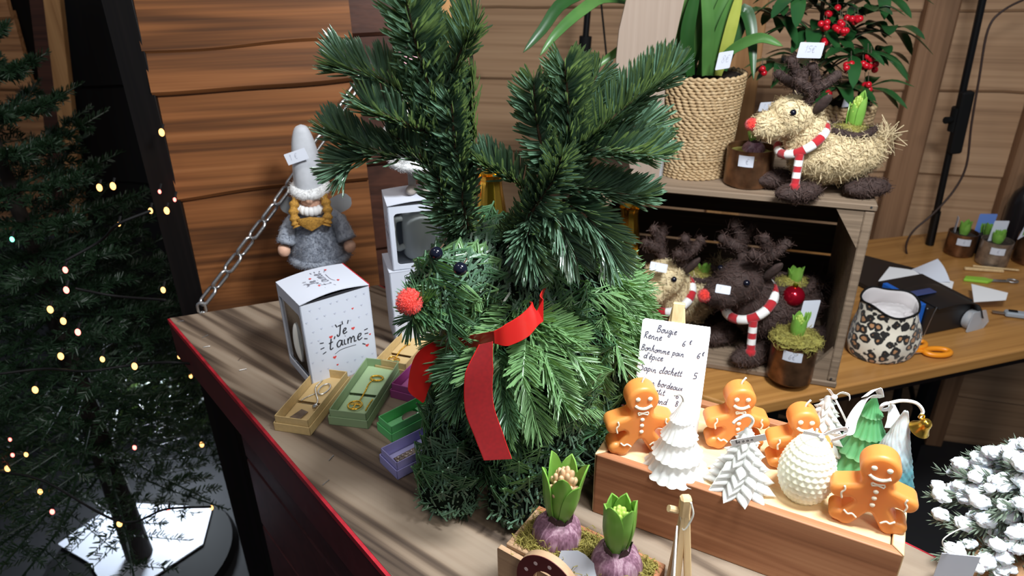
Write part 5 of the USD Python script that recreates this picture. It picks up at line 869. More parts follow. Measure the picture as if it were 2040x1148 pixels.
# antlers: twigs traced in the plane of the head, each branch a part of its antler
def branch(parent, pts, nd, nl, seed, spread=105, up=(0, -.45, 1), mat='fir_antler', ang=62, wid=.0013, curl=.55, r=.0016):
    q = [Q(x, y, Y) for x, y, Y in pts]; b = obj('branch', needles(q, nd, nl, seed, up, spread, ang, wid, curl), mat, parent, smooth=False); obj('twig', tube(spline(q, 16), np.linspace(r * 1.5, r * .7, len(spline(q, 16))), 6), 'twig', b)
for Lr in ('l', 'r'):
    if Lr == 'l':
        st = [(945, 465, .69), (912, 420, .67), (893, 330, .66), (878, 240, .65)]; q = [Q(*p) for p in st]; an = obj('antler', tube(spline(q, 16), .005, 8), 'twig', rd, smooth=True, label='fir antler on the image left')
        B_ = [(st, 420, .022, 150, (-.2, -1, .3)), ([(890, 360, .66), (835, 318, .645), (765, 305, .635), (700, 280, .63), (658, 262, .63)], 430, .0195, 100, (0, -.5, 1)), ([(745, 305, .635), (700, 318, .63), (672, 350, .625)], 190, .018, 110, (0, -.6, .8)),
              ([(880, 260, .65), (828, 205, .64), (765, 160, .63), (700, 138, .63), (684, 135, .63)], 430, .021, 110, (0, -.5, 1)), ([(872, 270, .65), (815, 248, .63), (760, 225, .62), (725, 205, .62)], 300, .020, 110, (0, -.5, 1)), ([(858, 330, .65), (805, 285, .64), (775, 262, .63)], 150, .018, 120, (0, -.5, .8)),
              ([(884, 250, .655), (850, 160, .645), (824, 70, .63), (805, -30, .62)], 560, .026, 110, (.1, -.8, .6)), ([(860, 130, .65), (838, 60, .65), (832, 10, .65)], 180, .022, 120, (.3, -.6, .6)),
              ([(880, 215, .65), (898, 150, .645), (925, 90, .64), (948, 45, .635)], 380, .022, 120, (.0, -.6, .8)), ([(925, 420, .665), (945, 330, .655), (940, 230, .65), (938, 150, .65)], 430, .021, 100, (-.7, -.7, .2)), ([(915, 360, .65), (905, 270, .64), (900, 200, .635)], 300, .021, 120, (-.2, -1, .2)), ([(932, 455, .66), (922, 405, .645), (925, 350, .64)], 200, .021, 130, (-.2, -1, .2)),
              ([(905, 470, .66), (880, 400, .645), (872, 350, .64)], 190, .02, 130, (-.3, -1, .2))]
    else:
        st = [(1000, 500, .68), (1050, 440, .66), (1095, 370, .65), (1140, 300, .64)]; q = [Q(*p) for p in st]; an = obj('antler', tube(spline(q, 16), .005, 8), 'twig', rd, smooth=True, label='fir antler on the image right')
        B_ = [(st, 480, .022, 150, (0, -1, .3)), ([(1075, 410, .655), (1035, 365, .645), (995, 340, .64), (960, 322, .635)], 330, .019, 105, (0, -.5, 1)), ([(1110, 350, .65), (1080, 290, .64), (1067, 220, .635), (1064, 165, .63)], 380, .0195, 110, (-.2, -.8, .5)),
              ([(1130, 310, .645), (1132, 240, .64), (1130, 180, .635), (1124, 125, .63)], 420, .022, 110, (0, -.8, .6)), ([(1140, 300, .64), (1155, 235, .645), (1175, 180, .65), (1190, 150, .65)], 260, .02, 120, (0, -.8, .6)), ([(1145, 300, .64), (1210, 245, .63), (1275, 192, .625), (1345, 142, .62)], 620, .022, 115, (-.1, -.55, 1)),
              ([(1140, 310, .64), (1195, 300, .63), (1255, 305, .62), (1312, 312, .61)], 430, .021, 120, (0, -.5, .9)), ([(1110, 370, .645), (1165, 375, .635), (1225, 385, .63), (1285, 395, .625)], 400, .02, 120, (0, -.5, .9)), ([(1160, 280, .65), (1215, 262, .65), (1270, 255, .65), (1300, 265, .65)], 320, .021, 120, (0, -.5, .9)),
              ([(1120, 400, .64), (1165, 430, .63), (1200, 470, .625), (1225, 525, .625)], 400, .022, 110, (.2, -.9, .4)), ([(1085, 420, .64), (1110, 440, .63), (1130, 480, .625), (1150, 520, .625)], 260, .02, 120, (0, -1, .3)), ([(1060, 440, .645), (1050, 480, .63), (1065, 530, .62)], 260, .021, 130, (0, -1, .2)),
              ([(1010, 480, .66), (1045, 470, .64), (1075, 490, .63)], 220, .021, 150, (0, -1, .3)), ([(1020, 470, .66), (1065, 415, .64), (1105, 355, .63), (1120, 310, .625)], 420, .022, 150, (0, -1, .3))]
    for k, (pts, nd, nl, spd, up) in enumerate(B_): branch(an, pts, int(nd * .72), nl * 1.15, 500 + k + (50 if Lr == 'r' else 0), spd, up)
# ribbon
nkp = [(1085, 575, .64), (1075, 610, .60), (1050, 645, .575), (1010, 668, .562), (985, 672, .56)]
obj('ribbon', strip([Q(*p) for p in nkp], [Q(1096, 585, .66) - Q(1080, 600, .62), Q(1085, 640, .60) - Q(1068, 615, .60), (.1, .05, -.8), (0, .1, -1)], [.012, .024, .027, .024, .014], .0008, 40), 'satin_red', rd, smooth=60, label='red satin ribbon round the neck')
obj('ribbon', strip([Q(*p) for p in ((985, 672, .562), (930, 684, .60), (885, 692, .625), (848, 715, .615), (836, 770, .61), (843, 802, .61))], [(0, .1, -1), (0, .1, -1), (.2, 0, -1), (.8, .3, -.5), (1, .5, 0), (1, .5, 0)], [.014, .018, .02, .024, .026, .002], .0008, 44), 'satin_red', rd, smooth=60, label='narrow red ribbon tail at the left')
rp = [(968, 684, .552), (955, 740, .545), (955, 810, .54), (975, 870, .535), (992, 916, .53)]
rb = strip([Q(*p) for p in rp], [(1, .25, .1), (1, .3, .0), (1, .25, .05), (1, .2, -.05), (1, .2, -.12)], [.012, .026, .0265, .0265, .0265], .0008, 44, 9); obj('ribbon', rb, 'velvet', rd, smooth=60, label='wide red velvet ribbon tail hanging down the chest')
obj('ribbon_edge', cat([tube(rb.vertices[:rb.vertices.shape[0] // 2].reshape(-1, 9, 3)[:, k], .0007, 5) for k in (0, 8)]), 'satin_red', rd, smooth=True)
# ================================================================ wooden candle box and candles
ZB = 1.052; bFL, bFR, bBL, bBR = P(1183, 905, ZB), P(1803, 1110, ZB), P(1266, 772, ZB), P(1789, 886, ZB)
byaw = yaw_of(bFL, bFR); BL_ = np.linalg.norm(bFR - bFL); by = np.array([-math.sin(byaw), math.cos(byaw), 0]); bx = np.array([math.cos(byaw), math.sin(byaw), 0]); BD = ((bBL - bFL) @ by + (bBR - bFR) @ by) / 2
wb = thing('wooden_box', 'pine wooden wine box used as a display stand for the candles', 'box', (bFL[0], bFL[1], Z0), byaw); hB = ZB - Z0; t_ = .011
for nm, poly, m in (('front_board', [(0, 0), (BL_, 0), (BL_ - t_, t_), (t_, t_)], 'cedar'), ('back_board', [(0, BD), (t_, BD - t_), (BL_ - t_, BD - t_), (BL_, BD)], 'cedar'), ('end_board', [(0, 0), (t_, t_), (t_, BD - t_), (0, BD)], 'pine_lid'), ('end_board', [(BL_, 0), (BL_, BD), (BL_ - t_, BD - t_), (BL_ - t_, t_)], 'pine_lid')):
    pl = Polygon(poly); pl = pl.buffer(-.0009, join_style=1).buffer(.0005, join_style=1); obj(nm, pillow(pl, hB, .0013, 240, 3), m, wb, smooth=50)
obj('lid_board', box((BL_ / 2, BD / 2, hB - .0085), (BL_ - 2 * t_ - .001, BD - 2 * t_ - .001, .009), .001), 'pine_lid', wb)
ZL = ZB - .004
def BP(x, y): return P(x, y, ZL)
def LB_(p): d = np.asarray(p) - bFL; return np.array([d @ bx, d @ by])
def clampL(p, m):
    l = LB_(p); l = np.array([np.clip(l[0], t_ + m, BL_ - t_ - m), np.clip(l[1], t_ + m, BD - t_ - m)]); q = bFL + bx * l[0] + by * l[1]; return np.array([q[0], q[1], ZL])

def ginger_poly():
    s = lambda pts, r: LineString(pts).buffer(r, 16)
    pl = unary_union([Point(0, .80).buffer(.20, 24), s([(0, .62), (0, .40)], .15), s([(0, .54), (-.34, .43)], .096), s([(0, .54), (.34, .43)], .096), s([(-.05, .36), (-.22, .08)], .098), s([(.05, .36), (.22, .08)], .098), s([(-.22, .08), (-.31, .10)], .085), s([(.22, .08), (.31, .10)], .085)])
    return pl.buffer(-.035, 16).buffer(.07, 16).buffer(-.035, 16)
GP = ginger_poly()
def ginger(label, base, yaw, H, th=.024, wick=True, lean=0):
    t = thing('gingerbread_candle', label, 'candle', base, yaw, tilt=(lean, 0, 0) if lean else None); s = H; m = pillow(Polygon(np.array(GP.exterior.coords) * s), th, .0045, 220, 5); R = rotm([1, 0, 0], 90)
    def up3(mm): mm.apply_transform(R); return mm
    obj('body', mv(up3(m), (0, th / 2, -GP.bounds[1] * s)), 'wax_orange', t, smooth=60); z0 = -GP.bounds[1] * s; yf = -th / 2
    def ic(nm, pts, r=.0011): obj(nm, tube(spline([(x * s, yf - .0002, y * s + z0) for x, y in pts], 12), r, 8), 'icing', t, smooth=True)
    for sx in (-1, 1):
        obj('icing_eye', ball((.075 * sx * s, yf, .845 * s + z0), .0027, 2, (1, .6, 1)), 'icing', t, smooth=True)
        ic('icing_cuff', [(.305 * sx, .53), (.295 * sx, .48), (.32 * sx, .43), (.305 * sx, .36)], .0010); ic('icing_cuff', [(.12 * sx, .135), (.17 * sx, .175), (.21 * sx, .16), (.255 * sx, .20)], .0010)
    ic('icing_smile', [(-.105, .755), (-.05, .715), (.03, .708), (.105, .75)], .0018)
    ic('icing_bow', [(-.06, .655), (-.055, .615), (0, .632), (.06, .612), (.06, .655), (0, .640), (-.06, .655)], .0009)
    for y in (.54, .45, .355): obj('icing_button', ball((0, yf, y * s + z0), .0024, 2, (1, .6, 1)), 'icing', t, smooth=True)
    if wick: obj('wick', tube(spline([(0, 0, z0 + .985 * s), (.001, 0, z0 + .985 * s + .004), (.004, 0, z0 + .985 * s + .009)], 8), .0011, 8), 'wick', t, smooth=True)
    return t
gb1, gb2, gb3, gb4 = BP(1268, 893), BP(1458, 884), BP(1580, 925), BP(1722, 1040)
fr = byaw
ginger('gingerbread man candle at the left end of the box, before the price card', gb1, fr + .60, hgt(gb1, 764))
ginger('gingerbread man candle with a tall wick at the back, right of the price card', gb2, fr + .45, hgt(gb2, 767))
ginger('gingerbread man candle standing behind the cream pine cone candle', gb3, fr + .38, hgt(gb3, 812))
ginger('gingerbread man candle nearest the right front corner of the box', gb4, fr + .12, hgt(gb4, 900), .023, False)

def tiered(label, base, H, R, mat, tiers, pleats, name='tree_candle', flare=1.35, tw=0.0):
    t = thing(name, label, 'candle', base); prof = []
    for k in range(tiers):
        z0, z1 = H * k / tiers, H * (k + 1) / tiers; ro = R * (1 - k / tiers * .86); ri = R * (1 - (k + 1) / tiers * .86) * (.78 if k < tiers - 1 else .25)
        for u in np.linspace(0, 1, 9): prof.append((ro + (ri - ro) * u ** .75, z0 + (z1 - z0) * u * 1.0, k, u))
    P_ = np.array([(r, z) for r, z, _, _ in prof]); amp = [((.05 if mat == 'wax_white' else .075) * (1 - u * .55)) for _, _, _, u in prof]; kk = [k for _, _, k, _ in prof]
    P_ = np.vstack([[0.0005, 0], P_, [0.0005, H]]); amp = [0] + amp + [0]; kk = [0] + kk + [0]
    m = lathe(P_, 180, lambda a, i: 1 + amp[i] * np.abs(np.sin(pleats * a / 2 + kk[i] * .9)) * 1.6 - amp[i] * .8); 
    v = m.vertices.copy(); 
    obj('body', trimesh.Trimesh(v, m.faces, process=False), mat, t, smooth=50); return t
def bow(parent, c, s=1.0, tail=True):
    c = np.array(c); obj('wick', tube(spline([c + [0, 0, -.002], c + [0, 0, .004], c + [-.004 * s, 0, .010], c + [-.010 * s, 0, .009]], 12), .0014, 8), 'wick', parent, smooth=True)
tr1 = BP(1346, 932); t1 = tiered('smooth white tiered tree candle before the price card', tr1, hgt(tr1, 800), .033, 'wax_white', 4, 18); bow(t1, (0, 0, hgt(tr1, 802)))
def spiky(label, base, H, R, mat, tiers, n0, seed):
    t = thing('tree_candle', label, 'candle', base); ms = [lathe([(.0005, 0), (R * .72, 0), (R * .70, .004), (R * .1, H * .97), (.0005, H)], 40)]
    for k in range(tiers):
        z = H * (.02 + .9 * k / tiers); ro = R * (1.0 - .86 * k / tiers); n = max(6, int(n0 * (1 - .5 * k / tiers))); h = H / tiers * 1.5
        for q in range(n):
            a = 2 * math.pi * (q + .5 * (k % 2)) / n; d = np.array([math.cos(a), math.sin(a), 0]); s = np.array([-d[1], d[0], 0]); w = ro * math.pi / n * 1.05
            pz = trimesh.creation.icosphere(2, 1.0); pv = pz.vertices.copy(); tp_k = 1 - .82 * np.clip(pv[:, :1], 0, 1) ** 1.4; pv = np.c_[pv[:, :1] * (ro * .2 + .006), pv[:, 1:2] * w * .68 * tp_k, pv[:, 2:] * h * .36 * tp_k]; pv[:, 2] -= .25 * np.clip(pv[:, 0], 0, 1)
            B = np.stack([d, s, [0, 0, 1.0]]); pv = pv @ B + d * (ro * .8 - .004) + [0, 0, z + h * .34]; pv[:, 2] = np.maximum(pv[:, 2], .0005); ms.append(trimesh.Trimesh(pv, pz.faces, process=False))
    obj('body', cat(ms), mat, t, smooth=True); return t
tr2 = BP(1472, 968); h2_ = hgt(tr2, 852); t2 = spiky('white candle shaped as a pointed-leaved tree, front middle of the box', tr2, h2_, .0345, 'wax_white', 8, 11, 1)
obj('wick', tube(spline([(0, 0, h2_ - .002), (.003, 0, h2_ + .008), (-.004, -.002, h2_ + .016), (-.014, -.004, h2_ + .013), (-.018, -.005, h2_ + .009)], 16), .0015, 8), 'wick', t2, smooth=True)
lb = thing('printed_ribbon', 'small white printed ribbon tied round the pointed-leaved tree candle', 'ribbon', tr2 + [0, 0, 0]); o_ = np.array([-.019, -.012, h2_ - .009]); uu, vv = unit([.030, -.006, .012]), unit([-.35, -.1, 1.0]); vv = unit(vv - uu * (vv @ uu))
obj('ribbon_band', strip([o_ + uu * .0, o_ + uu * .016, o_ + uu * .032], vv, [.008, .008, .008], .0006, 10), 'white_ribbon', lb, smooth=60)
nn_ = np.cross(uu, vv); obj('printed_text', script('be o a n', .0022, o_ + uu * .004 - vv * .001 + nn_ * .0004, uu, vv, .0005), 'ink', lb, smooth=False)
tr3 = BP(1625, 905); h3_ = hgt(tr3, 788); t3 = spiky('white pointed-leaved tree candle with a bow, behind the middle gingerbread man', tr3, h3_, .034, 'wax_white', 9, 12, 2)
def ribbon_bow(name, label, c, s, parts):
    t = thing(name, label, 'ribbon', c)
    for p, w in parts: obj('ribbon_loop', strip([np.array(q) * s for q in p], (0, -.35, 1) if abs(p[-1][2] - p[0][2]) < abs(p[-1][0] - p[0][0]) else (1, -.3, 0), [w * s] * 3, .0006, 24), 'white_ribbon', t, smooth=60)
    obj('knot', bumpy((0, 0, 0), .0028 * s, (1.2, 1, 1), .1, 4, 2, 1), 'white_ribbon', t, smooth=True); return t
ribbon_bow('ribbon', 'white ribbon bow on the back pointed-leaved tree candle', tr3 + [0.004, -.003, h3_], 1.0, [([(0, 0, 0), (.006, 0, .005), (.013, -.002, .004), (.015, -.003, -.002)], .003), ([(0, 0, 0), (-.006, 0, .008), (-.008, 0, .01)], .003), ([(0, 0, 0), (.008, -.004, -.014), (.017, -.006, -.030)], .0025)])
eg = BP(1597, 985); he = hgt(eg, 865); ce = thing('pine_cone_candle', 'cream pine cone shaped candle at the front of the box', 'candle', eg); prof = [(.0005, 0)]; rows = 12; am = [0]
for k in range(rows):
    for u in (0, .25, .5, .75, .95): 
        x = (k + u) / rows; r = .0248 * max(.02, math.sin(math.pi * (min(1, x ** .9) * .84 + .14)) ** .6) * (1.07 - .09 * u); prof.append((r, he * x)); am.append(.05 * (1 - u) * (1 if x < .95 else .3))
prof.append((.0005, he)); am.append(0); kr = [0] + [k for k in range(rows) for _ in range(5)] + [0]
obj('body', lathe(prof, 168, lambda a, i: 1 + am[i] * (np.abs(np.sin(12 * a + kr[i] * math.pi / 2)) - .5)), 'wax_cream', ce, smooth=40); obj('wick', tube([(0, 0, he - .003), (.001, 0, he + .006)], .0012, 8), 'wick', ce)
ribbon_bow('ribbon', 'white ribbon bow on the cream pine cone candle', eg + [0.003, -.006, he + .002], 1.0, [([(0, 0, 0), (-.009, 0, .003), (-.018, -.001, .006)], .005), ([(0, 0, 0), (.010, 0, .006), (.020, -.001, .009), (.022, -.002, .003), (.008, -.004, -.002)], .006), ([(0, 0, 0), (.002, -.003, -.01), (.004, -.006, -.02)], .0035)])
tg = BP(1708, 925); hg_ = hgt(tg, 788); t4 = tiered('tall green pleated tree candle at the back right of the box', tg, hg_, .032, 'wax_green', 4, 17)
rbn = thing('printed_ribbon', 'white printed ribbon looped over the top of the green tree candle', 'ribbon', tg + [0, 0, hg_])
obj('ribbon_tail', strip([(.004, -.004, .002), (-.014, -.008, .002), (-.024, -.012, -.018), (-.028, -.016, -.036), (-.046, -.016, -.034)], [(.2, -.5, 1), (.6, -.5, .8), (1, -.3, .1), (1, -.2, .2), (.3, -.2, 1)], [.006, .009, .010, .010, .002], .0006, 40), 'white_ribbon', rbn, smooth=60); obj('ribbon_loop', strip([(.004, -.004, .0), (-.004, -.006, .012), (-.016, -.008, .004)], (0.2, -.7, .7), [.008, .011, .008], .0006, 20), 'white_ribbon', rbn, smooth=60)
obj('ribbon_tail', strip([(.012, -.010, -.004), (.015, -.014, -.016), (.014, -.016, -.028)], (1, -.2, .1), [.006, .012, .012], .0006, 16), 'white_ribbon', rbn, smooth=60); obj('knot', ring3((.006, -.012, -.005), .005, .0018, EX, np.array([0, -.3, 1])), 'white_ribbon', rbn, smooth=True)
obj('printed_text', script('best', .0034, np.array([-.0305, -.0172, -.036]), unit([.12, -.05, 1]), unit([-1, .25, .1]), .0006), 'ink', rbn, smooth=False)
tt = BP(1762, 968); ht = hgt(tt, 820); t5 = thing('tree_candle', 'frosted white and teal tree candle beside the green one', 'candle', tt)
prf = [(.0005, 0)] + [(.0235 * (1 - k / 40) + .002, ht * k / 40) for k in range(41)] + [(.0005, ht * 1.01)]; m = lathe(prf, 120); v = m.vertices; rr = np.linalg.norm(v[:, :2], axis=1, keepdims=True); an_ = np.arctan2(v[:, 1], v[:, 0])
dsp = 1 + .22 * (meshkit.fbm(np.c_[np.cos(an_) * 3, np.sin(an_) * 3, v[:, 2] * 140], 3, 5)[:, None] - .5) + .07 * np.abs(np.sin(9 * an_ + v[:, 2] * 300))[:, None]; v = np.c_[v[:, :2] * dsp, v[:, 2]]; obj('body', trimesh.Trimesh(v, m.faces, process=False), 'wax_teal', t5, smooth=True)
bh = tt + np.array([.004, -.004, ht]); bl = thing('bell', 'small brass bell on a white curved wick above the frosted tree candle', 'bell', bh)
obj('hanger', tube(spline([(-.022, .004, .010), (-.012, .002, .014), (-.001, -.002, .014), (.006, -.004, .006), (.004, -.005, -.001)], 24), .0017, 8), 'wick', bl, smooth=True)
bm = lathe(np.array(spline([(.0005, .012, 0), (.003, .0118, 0), (.0052, .009, 0), (.0062, .004, 0), (.0085, -.001, 0), (.0098, -.003, 0), (.0092, -.0028, 0), (.0075, 0, 0), (.0052, .004, 0), (.0042, .0085, 0), (.0005, .0095, 0)], 44))[:, :2], 32); bm.apply_transform(rotm([1, .5, 0], 24)); obj('bell_body', mv(bm, (.007, -.007, -.011)), 'brass', bl, smooth=True); obj('clapper', ball((.0085, -.0095, -.013), .0026, 2), 'brass', bl, smooth=True); obj('cap', ring3((.0055, -.0055, .001), .0024, .0009, EX, np.array([0, 0, 1.])), 'brass', bl, smooth=True)

# ---------------------------------------------------------------- price card on its easel
c0, c1 = P(1256, 848, ZL + .002), P(1388, 872, ZL + .002); cu = unit(c1 - c0); cw = np.linalg.norm(c1 - c0); back = np.array([-cu[1], cu[0], 0])
if back[1] < 0: back = -back
tl = [Q(1281, 632, c0[1] + .035), Q(1425, 655, c1[1] + .035)]; cv = unit((tl[0] - c0 + tl[1] - c1) / 2); cv = unit(cv - cu * (cv @ cu)); chh = (np.linalg.norm(tl[0] - c0) + np.linalg.norm(tl[1] - c1)) / 2; nC = np.cross(cu, cv)
m = pillow(Polygon([(0, 0), (cw, 0), (cw, chh), (0, chh)]).buffer(-.001).buffer(.001), .0008, .0002, 80); T = np.eye(4); T[:3, 0], T[:3, 1], T[:3, 2], T[:3, 3] = cu, cv, nC, c0 - nC * .0008; m.apply_transform(T)
pcd = obj('price_card', m, 'paper', None, False, 'white handwritten price card headed Bougie, leaning on a small easel', 'price card')
for k, (txt, x, y, xh) in enumerate((('Bougie', .23, .895, .052), ('Renne', .05, .825, .052), ('6', .62, .80, .05), ('€', .72, .822, .036), ('Bonhomme pain', .03, .715, .046), ('6', .85, .715, .05), ('€', .92, .74, .034), ("d'épice", .08, .645, .05), ('Sapin clochett', .05, .535, .05), ('5', .83, .525, .06), ('Sapin bordeaux', .06, .41, .048), ('petit', .26, .335, .05), ('6', .62, .325, .05), ('grand', .25, .25, .05), ('8', .62, .25, .05), ('non', .45, .045, .05), ('r', .90, .07, .05))):
    obj('handwriting', script(txt, xh * cw, c0 + cu * x * cw + cv * y * chh, cu + cv * -.03, cv, .0008, .18, .0004, .09, k), 'pencil', pcd, smooth=False)
br_ = [c0 + cu * cw * .68 + cv * .10 * chh - nC * .002, c0 + cu * cw * .52 + cv * 1.14 * chh - nC * .006]
es = thing('easel', 'tiny pale wooden easel holding the handwritten price card', 'easel'); apex = c0 + cu * cw * .50 + cv * chh * 1.12 - nC * .006
for sx in (-1, 1):
    f_ = c0 + cu * cw * (.50 + .30 * sx) - nC * .006; f_[2] = ZL + .001; obj('leg', bar(f_, apex + cu * .004 * sx, .006, .005, -nC), 'easel_wood', es)
bf = c0 + cu * cw * .5 + back * .07; bf[2] = ZL + .001; obj('back_leg', bar(bf, apex - nC * .004, .007, .006, -nC), 'easel_wood', es); obj('head_block', bar(apex - cv * .018, apex + cv * .006, .013, .010, -nC), 'easel_wood', es); obj('dowel', tube([apex - cv * .022 - cu * .021, apex - cv * .022 + cu * .021], .0022, 10), 'easel_wood', es); obj('ledge', bar(c0 + cu * cw * .1 - nC * .006 + cv * .012, c0 + cu * cw * .9 - nC * .006 + cv * .012, .006, .005), 'easel_wood', es)

# ================================================================ hyacinth planter in front
ZP = 1.055; pA, pB, pC = P(979, 1067, ZP), P(1074, 1008, ZP), P(1318, 1122, ZP)
px_, ux = yaw_of(pB, pC), unit(pC - pB); uy = np.array([-ux[1], ux[0], 0]); pw = np.linalg.norm(pC - pB) + .004; pdp = abs((pA - pB) @ uy) + .001; pO = pB - uy * pdp
hp = thing('hyacinth_planter', 'wooden planter box with a dark red dotted plywood ring front, two hyacinths inside', 'planter', (pO[0], pO[1], Z0 + .001), px_); hP = ZP - Z0; t_ = .006
for nm, c, s, m in (('back_board', (pw / 2, pdp - t_ / 2, hP / 2), (pw, t_, hP), 'cedar'), ('end_board', (t_ / 2, pdp / 2 - .0, hP / 2), (t_, pdp - 2 * t_, hP), 'birch_ply'), ('end_board', (pw - t_ / 2, pdp / 2, hP / 2), (t_, pdp - 2 * t_, hP), 'cedar'), ('front_board', (pw / 2, t_ / 2, hP / 2), (pw, t_, hP), 'birch_ply'), ('base_board', (pw / 2, pdp / 2, .003), (pw - .012, pdp - .012, .005), 'birch_ply')): obj(nm, box(c, s, .0008), m, hp)
R90 = rotm([1, 0, 0], 90); fp = Polygon([(-.004, .0), (pw, 0), (pw, hP - .012), (-.004, hP - .006)]).buffer(.002); hole = Polygon([(.02, .012), (.085, .012), (.085, .055), (.02, .058)]).buffer(.004)
obj('front_facing', mv(mv(flat(fp.difference(hole), .005), r=R90), (0, -.0005, 0)), 'birch_ply', hp, smooth=False); obj('red_inset', mv(mv(flat(hole.buffer(.0), .001), r=R90), (0, -.0004, 0)), 'dark_red', hp, smooth=False, label='dark red panel in the cut-out')
rg = Point(0, 0).buffer(1, 48); ro, ri = Polygon(np.array(rg.exterior.coords) * [.031, .036]), Polygon(np.array(rg.exterior.coords) * [.015, .0195]); rc = np.array([.052, -.0065, hP - .012]); rng_ = ro.difference(ri)
obj('ring', mv(mv(flat(rng_, .007), r=R90), rc), 'birch_ply', hp, smooth=30, label='plywood ring'); obj('ring_face', mv(mv(flat(rng_, .0006), r=R90), rc + [0, -.007, 0]), 'dark_red', hp, smooth=False, label='dark red painted ring face')
obj('white_dots', cat([mv(mv(flat(Point(.023 * math.cos(a), .0278 * math.sin(a)).buffer(.0019, 6), .0003), r=R90), rc + [0, -.0076, 0]) for a in np.arange(10) * .628 + .2]), 'dot_white', hp, smooth=False)
def HP(x, y, z): return np.array([pO[0], pO[1], Z0]) + ux * x + uy * y + [0, 0, z]
mb = sheet([[HP(.007 + (pw - .014) * u, .007 + (pdp - .014) * v, hP - .009 + .013 * meshkit.fbm(np.array([[u * 5, v * 4, 0]]), 3, 2)[0]) for u in np.linspace(0, 1, 30)] for v in np.linspace(0, 1, 20)]); mb = trimesh.Trimesh(mb.vertices, mb.faces[:, ::-1] if mb.face_normals[0][2] < 0 else mb.faces, process=False)
mso = obj('moss', mb, 'moss', None, True, 'yellow-green moss filling the hyacinth planter box', 'moss', kind='stuff'); obj('moss_strands', straws(mb, 12000, .011, .0008, 3, .55, .4, 4), 'moss_strand', mso, smooth=False)
p1 = P(1108, 1078, ZP - .006); p2 = P(1226, 1140, ZP - .006)
hyacinth('hyacinth', 'left hyacinth of the planter with a pinkish flower bud showing', p1, .80, 6, 'bud', True, 31, H=.072, open_=.42, lean=(-4, 3)); hyacinth('hyacinth', 'right hyacinth of the planter, its leaves still closed round the bud', p2, .80, 6, 'bud_green', True, 35, H=.078, open_=.22, budz=.75)
gp = HP(.050, .010, hP - .010); obj('paper_sheet', sheet([[gp + ux * (.0 + .055 * u) * 1 + np.array([0, 0, 1]) * (.030 * v * (1 - abs(u - .35) * 1.1)) - uy * .012 * (1 - v) + uy * .004 * v for u in np.linspace(0, 1, 8)] for v in np.linspace(0, 1, 6)], .0008), 'grey_paper', None, 40, 'folded grey-white paper tucked in the front of the planter', 'paper')
# second easel seen from the side
ea = Q(1366, 997, .455); eb = thing('easel', 'pale wooden easel with a card seen edge-on, right of the planter', 'easel'); f1, f2_, f3 = P(1338, 1230), P(1372, 1240), P(1330, 1175)
for f_ in (f1, f2_): obj('leg', bar(f_ + [0, 0, .001], ea, .0075, .006, (1, 0, .2)), 'easel_wood', eb)
obj('back_leg', bar(f3 + [0, 0, .001], ea - [0, 0, .01], .007, .006, (1, 0, 0)), 'easel_wood', eb); obj('head_block', bar(ea + (f1 - ea) * .12, ea - (f1 - ea) * .03, .0095, .0095, (1, 0, .2), .002), 'easel_wood', eb); obj('peg', tube([Q(1332, 1013, .455), Q(1360, 1019, .457)], .0032, 10), 'easel_wood', eb); obj('elastic', tube(spline([ea + [.003, -.006, .003], ea + [.006, -.006, -.012], ea + [.0, -.004, -.03], ea + [-.004, .0, -.01]], 20), .0009, 6), 'wick', eb)
cdv = unit(f1 - ea); ca = ea + cdv * .025 + [-.006, -.004, 0]; obj('price_card', sheet([[ca + cdv * (.12 * v) + unit([-.25, -1, -.2]) * (.075 * u) for u in np.linspace(0, 1, 4)] for v in np.linspace(0, 1, 6)], .0012), 'paper', None, False, 'white card seen edge-on on the easel beside the planter', 'price card')

# ================================================================ flocked tree
ft = P(2104, 1150); fl_ = thing('flocked_tree', 'small artificial tree thick with white flock at the right edge', 'tree', (ft[0], ft[1], Z0)); g = np.random.default_rng(55); HF, RF = hgt(ft, 815), .128
obj('trunk', tube([(0, 0, .02), (0, 0, HF * .96)], np.array([.01, .003]), 8), 'twig', fl_); obj('burlap_base', bumpy((-.055, -.02, .028), 1.0, (.05, .045, .028), .15, 3, 4, 3), 'burlap', fl_, smooth=True, label='brown burlap wrapped base')
k = 0
for lv in range(11):
    z = .045 + (HF - .06) * lv / 11; R_ = RF * (1 - lv / 11.3) ** .9; nb = max(6, int(18 * (1 - lv / 13)))
    for q in range(nb):
        a = 2 * math.pi * (q + g.uniform(-.2, .2)) / nb + lv * .7; d = np.array([math.cos(a), math.sin(a), 0]); L = R_ * g.uniform(.88, 1.08); pth = [(0, 0, z), d * L * .55 + [0, 0, z + .006], d * L + [0, 0, z - .004]]
        k += 1; b = obj('branch', needles(pth, 150, .014, 900 + k, (0, 0, 1), 170, 52, .0008, .2, 2), 'flocked', fl_, smooth=False)
        cl_ = [bumpy(np.array(spline(pth, 20)[int(19 * s_)]) + [g.normal(0, .004), g.normal(0, .004), .006], g.uniform(.0035, .0085), (1.1, 1.1, .75), .45, 3.5, 2, 700 + k * 5 + i) for i, s_ in enumerate((.5, .6, .68, .76, .84, .9, .96, 1.0)) if g.random() < .8]
        if cl_: obj('snow_clump', cat(cl_), 'snow', b, smooth=True)
gt = Q(1905, 1105, ft[1] - .055); obj('gift_tag', sheet([[gt + np.array([.016 * u * 1.2, -.003 * u, .0]) + np.array([.01, 0, 1]) * (.03 * v) * (-1) for u in np.linspace(-.6, 1, 4)] for v in np.linspace(0, 1, 4)], .0008), 'bluish_card', None, False, 'white paper tag hanging on the flocked tree', 'tag')
